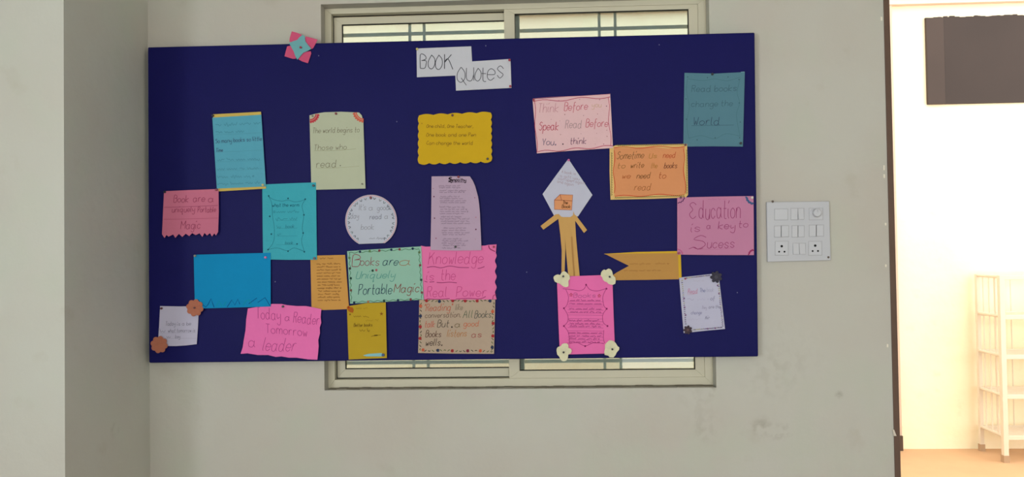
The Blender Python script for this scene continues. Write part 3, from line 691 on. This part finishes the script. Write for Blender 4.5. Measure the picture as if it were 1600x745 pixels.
# 15 --- bright pink leader note
T = (360, 460, 6.775)
pts = [(185, 148), (300, 128), (440, 100), (540, 100), (600, 112), (700, 122), (800, 122), (870, 135), (962, 155), (955, 240), (962, 300), (945, 350), (948, 410), (930, 480), (934, 550), (928, 620), (920, 690), (820, 686), (700, 668), (620, 668), (540, 655), (480, 660), (400, 640), (290, 640), (180, 622), (108, 628), (130, 560), (142, 480), (160, 380), (168, 260)]
s = sheet('quote_note', pts, (233, 115, 181), 2, T, (0.002, 0.004, 0, 0.006), label='bright pink note with torn wavy edges below the cerulean blue sheet', group=NG)
c1 = (176, 66, 128)
write(s, 'Today', 275, 530, 252, 118, c1, 0.8, slope=0.08, slant=0); write(s, 'a', 578, 625, 275, 75, c1, 0.8); write(s, 'Reader', 665, 935, 296, 110, c1, 0.8, slope=0.08); write(s, 'Tomorrow', 375, 810, 405, 95, c1, 0.8, slope=0.09, slant=0); write(s, 'a', 192, 262, 552, 118, c1, 0.8, slope=0.05, slant=0.1); write(s, 'leader', 338, 680, 592, 140, c1, 0.8, slope=0.03, slant=0.25)
finish(s); spin(s, 560, 126, 'black', 'black push pin at top of the bright pink torn note')

# 16 --- orange typed sheet
T = (475, 390, 7.448)
s = sheet('typed_sheet', [(75, 115), (80, 72), (155, 68), (478, 60), (500, 350), (525, 690), (350, 698), (200, 702), (88, 672)], (201, 149, 77), 0.6, T, (0, 0.003, 0, 0), label='orange sheet filled with small typed lines', group=NG)
c1 = (134, 88, 44)
scribble(s, 185, 365, 108, 20, c1, 0.7)
for k in range(13): scribble(s, 140+random.uniform(0, 14)+k*1.5, 432+random.uniform(-20, 8), 172+k*35.2, 17, c1, 0.75)
finish(s)

# 17 --- mint green note
T = (535, 380, 7.446)
s = sheet('quote_note', [(55, 92), (300, 74), (600, 55), (918, 35), (930, 340), (945, 655), (600, 675), (90, 702), (72, 400)], (143, 186, 169), 3, T, (0, 0, 0, 0.001), label='mint green note with dotted garland border and cursive handwriting', group=NG)
gn = (70, 118, 84)
for (a_, b_, n) in (((75, 112), (890, 62), 9), ((890, 70), (925, 640), 8), ((925, 648), (120, 685), 9), ((105, 685), (80, 110), 8)): stroke(s, wave(a_, b_, n, 6)+[b_], gn, 0.9, smooth=False)
nv, mr, dg = (30, 48, 76), (122, 58, 66), (40, 74, 62)
for (x, y, c) in ((205, 98, nv), (318, 90, (92, 128, 84)), (430, 85, mr), (570, 75, nv), (665, 70, mr), (818, 62, nv), (895, 105, (88, 112, 74)), (905, 255, mr), (917, 425, dg), (925, 573, mr), (795, 652, mr), (647, 662, nv), (485, 668, dg), (300, 680, (160, 112, 80)), (138, 690, nv), (100, 547, (110, 74, 68)), (98, 407, dg), (88, 292, (62, 56, 56)), (82, 170, (92, 128, 84)), (352, 318, dg), (395, 312, (160, 90, 98))): dot(s, x, y, 2.0, c)
finish(s, 'drawn_border')
write(s, 'B', 110, 200, 272, 130, (134, 62, 74), 1.0, slant=0.1); write(s, 'ooks', 205, 425, 262, 100, (134, 62, 74), 0.9); write(s, 'are', 465, 640, 258, 100, (34, 62, 82), 1.0, slant=0.3); write(s, 'a', 660, 790, 256, 100, (150, 106, 74), 0.9, slant=0.3)
write(s, 'Uniquely', 155, 605, 412, 88, (74, 140, 132), 0.85, slant=0.3); write(s, 'Portable', 185, 570, 596, 118, (36, 60, 82), 1.0, slant=0.12); write(s, 'Magic', 598, 888, 572, 100, (124, 64, 56), 1.0, slant=0.2); finish(s)

# 18 --- hot pink knowledge note
T = (645, 375, 7.45)
pts = [(95, 65), (150, 76), (300, 72), (600, 66), (840, 64)]+[(880, 55), (975, 50)]+wave((966, 150), (966, 640), 4, 10)+[(975, 690), (600, 694), (130, 692), (112, 400)]
s = sheet('quote_note', pts, (224, 114, 168), 2, T, (0, 0.003, 0, 0), label='hot pink note with scalloped side and wavy underlined words', group=NG)
c1, c2 = (190, 70, 126), (132, 32, 84)
write(s, 'Knowledge', 180, 810, 282, 138, c1, 0.8, slant=0.15); write(s, 'is', 155, 240, 466, 100, c1, 0.8, slant=0.2); write(s, 'the', 325, 490, 470, 125, c1, 0.8, slant=0.1); write(s, 'Real', 165, 390, 662, 118, c1, 0.8, slant=0.1); write(s, 'Power', 505, 850, 662, 118, c1, 0.8)
for l in ([(165, 318), (240, 308), (330, 322), (430, 302), (540, 318), (655, 320)], [(755, 330), (790, 325), (835, 308)], [(135, 478), (170, 488)], [(195, 488), (250, 484)], [(278, 492), (340, 496), (430, 490), (512, 498)], [(165, 682), (300, 690), (430, 680)], [(500, 686), (650, 678), (780, 684), (850, 656)]): stroke(s, l, c2, 0.9)
finish(s)
stroke(s, [(884, 62), (892, 95), (925, 118), (958, 132)], (130, 30, 70), 1.3); finish(s, 'corner_motif'); stroke(s, [(970, 632), (938, 648), (930, 692)], (150, 44, 92), 1.0); finish(s, 'corner_motif')
spin(s, 945, 78, 'crimson', 'crimson push pin in the corner drawing of the hot pink scalloped note')

# 19 --- tan note with dotted garland
T = (645, 460, 7.45)
s = sheet('quote_note', [(75, 62), (500, 56), (960, 60), (952, 380), (945, 690), (500, 688), (62, 680), (70, 380)], (176, 156, 137), 1, T, (0.003, 0.005, 0, 0.004), label='tan note with red and navy dotted garland border', group=NG)
gd = (62, 76, 44)
for (a_, b_, n) in (((130, 74), (930, 74), 16), ((938, 90), (925, 660), 12), ((930, 660), (100, 650), 16), ((90, 650), (90, 90), 12)):
    w_ = wave(a_, b_, n, 9)
    for i in range(0, len(w_)-4, 7): stroke(s, w_[i:i+5], random.choice([gd, (82, 96, 52), (52, 56, 44)]), 1.1)
rd, nv, og = (156, 46, 50), (44, 54, 84), (188, 92, 66)
for (x, y, c) in ((160, 72, rd), (310, 80, nv), (465, 72, rd), (610, 74, rd), (750, 74, rd), (900, 74, nv), (930, 198, og), (935, 335, rd), (932, 482, rd), (925, 615, nv), (120, 645, og), (292, 650, nv), (460, 655, rd), (640, 655, (122, 40, 62)), (787, 655, og), (92, 135, og), (90, 250, nv), (88, 375, rd), (85, 510, rd)): dot(s, x, y, 2.6, c)
finish(s, 'drawn_border')
for (t, a_, b_, y, h, c) in (('"Reading"', 130, 452, 192, 80, (176, 92, 72)), ('like', 495, 575, 180, 68, (128, 116, 100)), ('conversation,', 142, 555, 270, 60, (116, 96, 84)), ('All', 582, 690, 272, 86, (82, 98, 76)), ('Books', 718, 908, 272, 82, (78, 82, 76)), ('talk', 138, 250, 382, 74, (182, 92, 76)), ('But', 285, 415, 378, 80, (74, 66, 58)), ('a', 488, 550, 378, 70, (110, 96, 66)),
                             ('good', 592, 765, 370, 66, (186, 104, 74)), ('Books', 148, 325, 496, 74, (84, 54, 46)), ('listens', 398, 622, 492, 82, (168, 116, 72)), ('as', 682, 795, 500, 70, (148, 72, 70)), ('wells.', 148, 340, 596, 80, (66, 52, 46))): write(s, t, a_, b_, y, h, c, 0.9, slant=0.2)
dot(s, 455, 378, 1.3, (40, 36, 32)); finish(s)

# 20 --- ochre note with star
T = (530, 465, 7.09)
s = sheet('quote_note', [(85, 95), (300, 60), (515, 52), (522, 360), (528, 668), (300, 676), (105, 685), (95, 380)], (183, 153, 37), 2, T, (0, 0.006, 0, 0.003), label='ochre yellow note with small brown star and light blue arrow strip', group=NG)
c1, c2 = (110, 84, 24), (152, 122, 36)
scribble(s, 185, 325, 125, 22, c2, 0.6); scribble(s, 160, 328, 215, 24, c1, 0.6); scribble(s, 292, 435, 258, 24, c2, 0.6); write(s, 'Better books', 162, 365, 320, 34, c1, 0.75); scribble(s, 225, 335, 372, 28, c1, 0.7); stroke(s, [(355, 428), (400, 418), (460, 412)], c1, 0.8); stroke(s, [(388, 418), (425, 416)], (70, 50, 14), 1.6)
for y in (270, 325, 380, 550): stroke(s, [(120, y), (300, y-3), (500, y-6)], (178, 148, 46), 0.4)
finish(s)
star = [(468+(24 if i % 2 == 0 else 9)*math.sin(math.pi*i/5), 178-(24 if i % 2 == 0 else 9)*math.cos(math.pi*i/5)) for i in range(10)]
sheet('star', star, (130, 84, 20), 2.15, T, parent=s, thick=0.0002, cuts=1, depth=lambda x, y, s=s: s.depth(x, y)+0.0004)
sheet('blue_strip', [(265, 638), (320, 622), (470, 612), (490, 636), (470, 650), (300, 650)], (134, 186, 192), 2.2, T, parent=s, thick=0.0003, cuts=1, depth=lambda x, y, s=s: s.depth(x, y)+0.0005)
blob = [(82, 110), (100, 90), (122, 102), (150, 108), (162, 135), (152, 168), (120, 160), (96, 140)]
sheet('brown_flower', blob, (170, 92, 24), 2.3, T, parent=s, thick=0.0003, cuts=2, depth=lambda x, y, s=s: s.depth(x, y)+0.0006)
dot(s, 105, 105, 1.6, (160, 50, 20)); dot(s, 120, 185, 1.4, (130, 90, 26)); finish(s, 'marks', 0.0009)
spin(s, 490, 632, 'blue', 'blue push pin at the light blue strip of the ochre note', 1.25)

# 21 --- paper figure: diamond head on a body of tan strips
T = (830, 240, 6.773)
fig = Sheet(); fig.T = T; fig.origin = P(890, 432, BF-0.001); fig.obj = empty('paper_figure', fig.origin)
tag(fig.obj, 'paper figure with white diamond head, tan arms and strip legs', 'paper figure')
hd = sheet('head', [(393, 55), (520, 245), (648, 437), (575, 545), (497, 662), (430, 676), (330, 676), (243, 658), (180, 540), (120, 428), (255, 240)], (189, 190, 208), 1.3, T, (0, 0.004, 0, 0), parent=fig)
c1 = (166, 148, 162)
for (t, x0, x1, y, sl) in (('A book is', 322, 470, 205, 0.14), ('a gift you', 305, 510, 245, 0.18), ('can open again', 285, 565, 275, 0.18), ('and again', 275, 445, 305, 0.22)): write(hd, t, x0, x1, y, 30, c1, 0.55, slope=sl)
finish(hd)
bx_ = sheet('box_drawing', [(245, 490), (305, 432), (440, 437), (428, 597), (245, 590)], (218, 150, 104), 1.4, T, parent=fig, thick=0.0002, cuts=2, depth=lambda x, y: hd.depth(x, y)+0.0003)
bx_.depth = lambda x, y: hd.depth(x, y)+0.0004
for l in ([(245, 490), (305, 432), (440, 437), (428, 597), (245, 590), (245, 490)], [(245, 490), (340, 494), (433, 500)], [(305, 432), (322, 494)]): stroke(bx_, l, (136, 60, 52), 0.7, smooth=False)
write(bx_, 'The', 335, 385, 532, 34, (84, 52, 22), 0.8, slope=0.05); write(bx_, 'Book', 325, 415, 574, 34, (92, 58, 24), 0.8, slope=0.03)
bx_.origin = fig.origin; finish(bx_)
T5 = (830, 320, 6.209); tan = (199, 156, 93)
sheet('torso', [(262, 128), (285, 112), (310, 118), (380, 118), (408, 98), (424, 112), (434, 300), (330, 320), (285, 310)], tan, 2, T5, parent=fig, cuts=3)
sheet('arm', [(90, 205), (235, 92), (268, 88), (288, 112), (262, 136), (118, 240)], tan, 2.3, T5, (0.004, 0, 0, 0), parent=fig, cuts=3)
sheet('arm', [(410, 62), (420, 92), (440, 108), (542, 244), (512, 272), (424, 150), (404, 110)], tan, 2.3, T5, (0, 0.005, 0, 0), parent=fig, cuts=3)
sheet('leg_strip', [(283, 300), (326, 260), (332, 420), (324, 662), (294, 662), (296, 440)], tan, 1.6, T5, parent=fig, cuts=3)
sheet('leg_strip', [(324, 270), (384, 280), (392, 420), (412, 690), (360, 690), (344, 520)], tan, 2.2, T5, parent=fig, cuts=3, lift=(0.001, 0, 0, 0.002))
sheet('leg_strip', [(376, 280), (410, 290), (420, 420), (436, 690), (408, 690), (394, 500)], (186, 138, 80), 1.2, T5, parent=fig, cuts=3)
sheet('leg_strip', [(398, 280), (433, 290), (452, 500), (470, 690), (426, 690), (412, 480)], tan, 1.9, T5, parent=fig, cuts=3, lift=(0, 0.002, 0, 0.003))
spin(hd, 396, 70, 'pink', 'pink push pin at the tip of the white diamond head')

# 22 --- magenta pink sheet with long text
T = (855, 415, 4.967)
s = sheet('quote_note', [(75, 86), (280, 78), (505, 70), (515, 370), (527, 680), (320, 684), (98, 690), (86, 400)], (230, 110, 174), 3.4, T, label='magenta pink sheet of small writing held by four cream flowers', group=NG)
c1, c2 = (146, 48, 108), (168, 62, 124)
write(s, 'Books', 205, 375, 248, 34, (164, 76, 128), 0.6)
for (cx, cy) in ((185, 226), (404, 234)): stroke(s, [(cx+(14 if i % 2 == 0 else 6)*math.sin(math.pi*i/5), cy-(14 if i % 2 == 0 else 6)*math.cos(math.pi*i/5)) for i in range(11)], (176, 50, 60), 0.9, smooth=False)
ys = [272, 298, 338, 362, 428, 452, 474, 524, 548, 570, 594]
for y in ys: scribble(s, 172+random.uniform(-8, 8), 430-random.uniform(0, 30), y, 12, c1, 0.7, 0.01)
for y in (276, 304, 318, 342, 366, 382, 410, 432, 456, 480, 505, 528, 552, 576, 598): stroke(s, [(160, y), (300, y+1), (436, y+3)], c2, 0.45)
finish(s)
for l in ([(120, 178), (190, 186), (250, 194), (285, 180), (304, 150)], [(304, 150), (330, 184), (380, 196), (430, 186), (460, 175)], [(145, 185), (165, 240), (155, 300), (130, 332)], [(130, 332), (158, 380), (160, 430), (130, 468)], [(130, 468), (165, 520), (172, 600)], [(458, 180), (432, 240), (440, 310), (462, 334)], [(462, 334), (432, 380), (435, 440), (468, 468)], [(440, 500), (436, 560), (445, 600)], [(170, 606), (230, 596), (295, 622), (360, 598), (440, 604)]): stroke(s, l, (150, 42, 102), 0.7)
for p in ((302, 148), (460, 178), (130, 330), (462, 334), (130, 468), (468, 468), (295, 624)): dot(s, p[0], p[1], 1.5, (136, 36, 92))
finish(s, 'drawn_border')

# 23 --- tan swallow-tail banner
T = (930, 385, 10.667)
s = sheet('banner_note', [(165, 126), (560, 118), (1378, 110), (1388, 330), (1395, 545), (900, 555), (340, 562), (165, 565), (360, 432), (562, 322), (360, 222)], (185, 138, 74), 2.4, T, (0, 0, 0, 0), label='tan swallow tail banner note edged with yellow strip', group=NG)
sheet('yellow_backing', [(145, 122), (700, 90), (1425, 75), (1440, 520), (1300, 530), (900, 500), (640, 322), (250, 160)], (208, 168, 44), 2, T, parent=s)
c1 = (150, 104, 56)
scribble(s, 570, 920, 302, 28, c1, 0.55); scribble(s, 1005, 1230, 298, 32, c1, 0.55); scribble(s, 480, 1090, 412, 28, (140, 96, 50), 0.55); scribble(s, 480, 680, 180, 18, (178, 128, 74), 0.5)
stroke(s, [(470, 416), (800, 416), (1280, 410)], (180, 130, 76), 0.35); finish(s)

# 24 --- tilted white note
T = (1050, 415, 6.48)
s = sheet('quote_note', [(72, 120), (270, 98), (470, 75), (503, 350), (537, 640), (320, 660), (118, 682), (94, 400)], (184, 183, 206), 1, T, (0, 0.004, 0, 0.003), label='tilted white note with flowery border and dark flowers', group=NG)
write(s, 'Read', 160, 255, 282, 48, (184, 120, 150), 0.7); write(s, 'The', 280, 335, 268, 40, (126, 128, 166), 0.7); write(s, 'book', 350, 420, 264, 40, (164, 162, 190), 0.6); scribble(s, 150, 220, 352, 32, (160, 156, 186), 0.65); scribble(s, 255, 380, 350, 28, (176, 172, 200), 0.6); write(s, 'of', 390, 430, 350, 40, (128, 126, 160), 0.7)
write(s, 'They', 300, 350, 438, 32, (160, 156, 182), 0.6); write(s, 'are the', 372, 490, 432, 32, (138, 134, 160), 0.65); write(s, 'change', 192, 300, 492, 34, (140, 138, 172), 0.65); scribble(s, 160, 300, 552, 26, (178, 174, 200), 0.6); write(s, 'Air', 335, 380, 542, 34, (130, 128, 156), 0.7); scribble(s, 215, 325, 158, 18, (172, 168, 188), 0.5)
stroke(s, [(155, 292), (200, 290), (260, 278)], (190, 140, 164), 0.5); finish(s)
bd = [(160, 156, 120), (124, 120, 150), (112, 88, 120), (150, 152, 130), (92, 90, 110)]
for i in range(22):
    t = (i+0.5)/22; c = random.choice(bd)
    for (a_, b_) in (((100, 140), (140, 600)), ((470, 180), (515, 620)), ((130, 128), (385, 98)), ((210, 650), (510, 625))):
        x, y = a_[0]+(b_[0]-a_[0])*t, a_[1]+(b_[1]-a_[1])*t
        stroke(s, [(x-6, y+5), (x+random.uniform(-4, 4), y-5), (x+7, y+4)], c, 0.9)
for (x, y) in ((123, 332), (128, 422), (138, 500), (462, 200), (476, 282), (362, 638), (440, 632)): dot(s, x, y, 1.4, (120, 84, 128))
finish(s, 'drawn_border'); spin(s, 132, 131, 'crimson', 'crimson push pin at corner of the tilted white note', 0.8)

# ------------------------------------------------------------------ paper flowers
def lobed(cx, cy, r, n, depth_, rot=0.0, m=8, sx=1.0):
    return [(cx+sx*r*(1-depth_+depth_*abs(math.cos(n*t/2)))*math.cos(t+rot), cy+r*(1-depth_+depth_*abs(math.cos(n*t/2)))*math.sin(t+rot)) for t in [2*math.pi*i/(n*m) for i in range(n*m)]]
def flower(name, pts, rgb, layer, label, group, cup=0.004, T=None, c=None, petal_n=0, rot=0.0):
    q_ = zoomed(T, pts); cx = c[0] if c else sum(p[0] for p in q_)/len(q_); cy = c[1] if c else sum(p[1] for p in q_)/len(q_)
    R0 = max(math.hypot(p[0]-cx, p[1]-cy) for p in q_); base = layer*LAYER
    def dp(x, y):
        r = math.hypot(x-cx, y-cy)/R0; a = math.atan2(y-cy, x-cx)-rot
        return base+cup*r*r+(0.0012*r*math.cos(petal_n*a) if petal_n else 0)
    s = sheet(name, q_, rgb, layer, None, label=label, cat='paper flower', group=group, depth=dp, cuts=7, material=mat('flower_%02x%02x%02x' % rgb, rgb, 0.8, 0.1, 40, 0.25, 90, spec=0.15))
    return s, cx, cy
for (cx, cy, lab, pl) in ((304.3, 480.7, 'orange paper flower between the small white note and the blue sheet', 'maroon push pin in the orange flower beside the cerulean sheet'), (248.6, 538.2, 'orange paper flower at lower corner of the small white note', None)):
    s, x, y = flower('paper_flower', lobed(cx, cy, 13.6, 8, 0.16, 0.2), (173, 108, 86), 5, lab, 'orange paper flowers', 0.003, petal_n=8, rot=0.2)
    if pl: pin(cx+0.2, cy, s.depth(cx, cy)+0.0003, 'maroon', pl, 0.8)
T = (855, 415, 4.967)
cr = (216, 212, 180)
for pts, pc, lab, plab in (([(48, 95), (52, 82), (70, 70), (84, 68), (100, 72), (112, 52), (130, 42), (146, 48), (160, 62), (172, 74), (178, 100), (164, 118), (166, 140), (165, 160), (148, 166), (130, 164), (110, 150), (98, 140), (75, 132), (58, 122)], (124, 82), 'below the tan strip legs, at upper corner of the magenta sheet', 'below the tan strip legs'),
                ([(418, 55), (426, 40), (440, 30), (456, 34), (475, 22), (490, 26), (502, 40), (512, 75), (528, 92), (532, 118), (528, 140), (510, 148), (490, 146), (474, 140), (464, 128), (446, 122), (432, 108), (428, 92), (415, 78)], (484, 86), 'at the end of the tan banner', 'at the end of the tan banner'),
                ([(72, 660), (74, 642), (84, 630), (108, 622), (114, 608), (132, 602), (152, 602), (164, 614), (166, 638), (184, 644), (191, 660), (184, 680), (164, 690), (160, 715), (148, 736), (130, 742), (114, 738), (100, 720), (92, 704), (78, 690)], (127, 671), 'at lower corner of the magenta sheet, nearest the tan garland note', 'nearest the tan garland note'),
                ([(448, 612), (460, 598), (482, 578), (512, 582), (532, 600), (546, 624), (560, 634), (558, 652), (540, 672), (530, 694), (514, 712), (484, 711), (474, 698), (446, 692), (443, 670), (448, 645)], (505, 647), 'at lower corner of the magenta sheet, nearest the tilted white note', 'nearest the tilted white note')):
    c = zoomed(T, [pc])[0]
    s, x, y = flower('paper_flower', pts, cr, 5.2, 'cream paper flower '+lab, 'cream paper flowers', 0.0045, T, c, 5)
    pin(c[0], c[1], s.depth(*c)+0.0003, 'black', 'black push pin in the cream flower '+plab, 0.85)
for (cx, cy, r, rgb, lab) in ((1119, 432.7, 9.6, (62, 60, 72), 'charcoal paper flower on upper corner of the tilted white note'), (1074.7, 515.3, 7.2, (70, 58, 66), 'charcoal paper flower on lower corner of the tilted white note')):
    s, x, y = flower('paper_flower', lobed(cx, cy, r, 7, 0.30, 0.4), rgb, 3, lab, 'charcoal paper flowers', 0.003, petal_n=7, rot=0.4)
    ce = sheet('center', lobed(cx, cy, r*0.3, 6, 0.1), (98, 76, 78) if r < 8 else (74, 72, 84), 3.4, None, parent=s, cuts=1, thick=0.0006, depth=lambda x, y, s=s, cx=cx, cy=cy: s.depth(cx, cy)+0.0012)
# folded pink and teal flower on the upper edge of the board
T = (430, 40, 10.64)
pk = Sheet(); pk.T = T; pk.origin = P(470, 98, BF-0.001); pk.obj = empty('paper_flower', pk.origin)
tag(pk.obj, 'pink and teal folded paper flower on the upper edge of the notice board', 'paper flower')
pr = (206, 84, 122)
for pts in ([(430, 365), (235, 262), (242, 200), (275, 95), (360, 118), (440, 150), (445, 250)], [(430, 365), (470, 250), (512, 180), (610, 205), (705, 232), (672, 300), (630, 375), (598, 395)],
            [(430, 365), (470, 440), (590, 425), (600, 460), (572, 545), (545, 625), (450, 595), (385, 560)], [(430, 365), (340, 550), (290, 552), (155, 510), (175, 430), (198, 345), (245, 335)]):
    sheet('pink_petal', pts, pr, 1.2, T, parent=pk, cuts=3, thick=0.0006, depth=lambda x, y: 0.0022+0.00012*math.hypot(x-470.4, y-74.3)*1.2)
teal = [(460, 152), (490, 180), (502, 262), (545, 320), (602, 385), (530, 425), (465, 452), (410, 520), (366, 566), (330, 500), (308, 430), (262, 350), (230, 288), (300, 258), (365, 238), (400, 195)]
sheet('teal_petals', teal, (110, 170, 176), 2, T, parent=pk, cuts=6, thick=0.0006, depth=lambda x, y: 0.0045+0.00025*math.hypot(x-470.4, y-74.3)+0.0012*abs(math.sin(2*(math.atan2(y-74.3, x-470.4)-0.25))))
pin(470.4, 74.4, 0.006, 'crimson', 'crimson push pin in the centre of the pink and teal folded flower', 0.9)
# banner pin is the mauve note's own; remaining pins
# ------------------------------------------------------------------ switch plate
T = (1180, 300, 6.207)
def SP(x, y, Y): return P(T[0]+x/T[2], T[1]+y/T[2], Y)
sw = empty('switch_plate', SP(420, 670, -0.005))
tag(sw, 'white plastic switch plate with sockets, switches and fan regulator on the wall', 'switch plate')
wm = mat('switch_white', (190, 191, 197), 0.35, 0.02, 10, 0, spec=0.4); wm2 = mat('switch_white_module', (194, 195, 201), 0.3, 0.02, 10, 0, spec=0.45)
gapm = mat('switch_gap', (172, 172, 178), 0.6, 0.02, 10, 0)
def plate(name, x0, y0, x1, y1, ya, yb, m, parent=sw, bevel=0.001, skew=None):
    """slab between two distances from the wall, with corners read on the plate"""
    k = 7/610.0     # the plate hangs a little out of true
    cs = [SP(x0, y1-(x1-x0)*0, -yb), SP(x1, y1-(x1-x0)*k, -yb), SP(x1, y0-(x1-x0)*k, -yb), SP(x0, y0, -yb)]
    return MB().hexa([(p.x, -ya, p.z) for p in cs], [(p.x, -yb, p.z) for p in cs]).build(name, m, parent, sw.location, bevel)
cs = [SP(120, 678, -0.012), SP(735, 662, -0.012), SP(720, 88, -0.012), SP(110, 96, -0.012)]
MB().hexa([(p.x, -0.0005, p.z) for p in cs], [(p.x, -0.012, p.z) for p in cs]).build('cover_plate', wm, sw, sw.location, 0.003)
def module(x0, y0, x1, y1, name='blank_module', out_=0.0138):
    plate('module_gap', x0-5, y0-5, x1+5, y1+5, 0.0118, 0.0123, gapm, bevel=0)
    return plate(name, x0, y0, x1, y1, 0.0118, out_, wm2)
module(190, 165, 315, 270); module(348, 160, 412, 268)
def rocker(x0, y0, x1, y1):
    plate('module_gap', x0-4, y0-4, x1+4, y1+4, 0.0118, 0.0123, gapm, bevel=0)
    b0, b1, t1, t0 = SP(x0, y1, -0.016), SP(x1, y1, -0.016), SP(x1, y0, -0.016), SP(x0, y0, -0.016)
    MB().hexa([(p.x, -0.0118, p.z) for p in (b0, b1, t1, t0)], [(b0.x, -0.0185, b0.z), (b1.x, -0.0185, b1.z), (t1.x, -0.0132, t1.z), (t0.x, -0.0132, t0.z)]).build('rocker_switch', wm2, sw, sw.location, 0.0008)
rocker(418, 158, 472, 264)
module(525, 158, 655, 268)
kc = SP(588, 202, -0.012)
kn = MB().lathe([(0.0205, 0), (0.0205, 0.004), (0.0165, 0.006), (0.0150, 0.017), (0.0130, 0.019)], kc, 24).build('regulator_knob', wm2, sw, sw.location, smooth=True)
MB().box((kc.x-0.001, kc.y-0.0196, kc.z+0.002), (kc.x+0.001, kc.y-0.0185, kc.z+0.012)).build('pointer', gapm, kn, sw.location)
module(188, 330, 250, 436); module(256, 328, 322, 434); module(358, 328, 412, 436); module(418, 328, 474, 434); module(525, 322, 590, 430); module(596, 320, 662, 428)
rocker(368, 498, 426, 602); rocker(430, 498, 486, 602)
holem = mat('socket_hole', (12, 12, 14), 0.8, 0, bump=0)
for (x0, hs) in ((195, ((257, 525, 12), (232, 578, 9), (284, 578, 9))), (520, ((582, 519, 12), (557, 572, 9), (609, 571, 9)))):
    so = module(x0, 480, x0+125, 612, 'socket')
    for (hx, hy, r) in hs:
        c = SP(hx, hy, -0.0138); MB().lathe([(r/6.207/400, 0.0), (r/6.207/400, 0.0003)], c, 12).build('socket_hole', holem, so, sw.location)
for (x, y, r) in ((170, 92, 12), (710, 632, 11)):
    c = SP(x, y, -0.012); MB().lathe([(r/6.207/400, 0.0), (r/6.207/400*0.8, 0.0015)], c, 10).build('screw', mat('screw_dark', (96, 84, 76), 0.5), sw, sw.location, smooth=True)
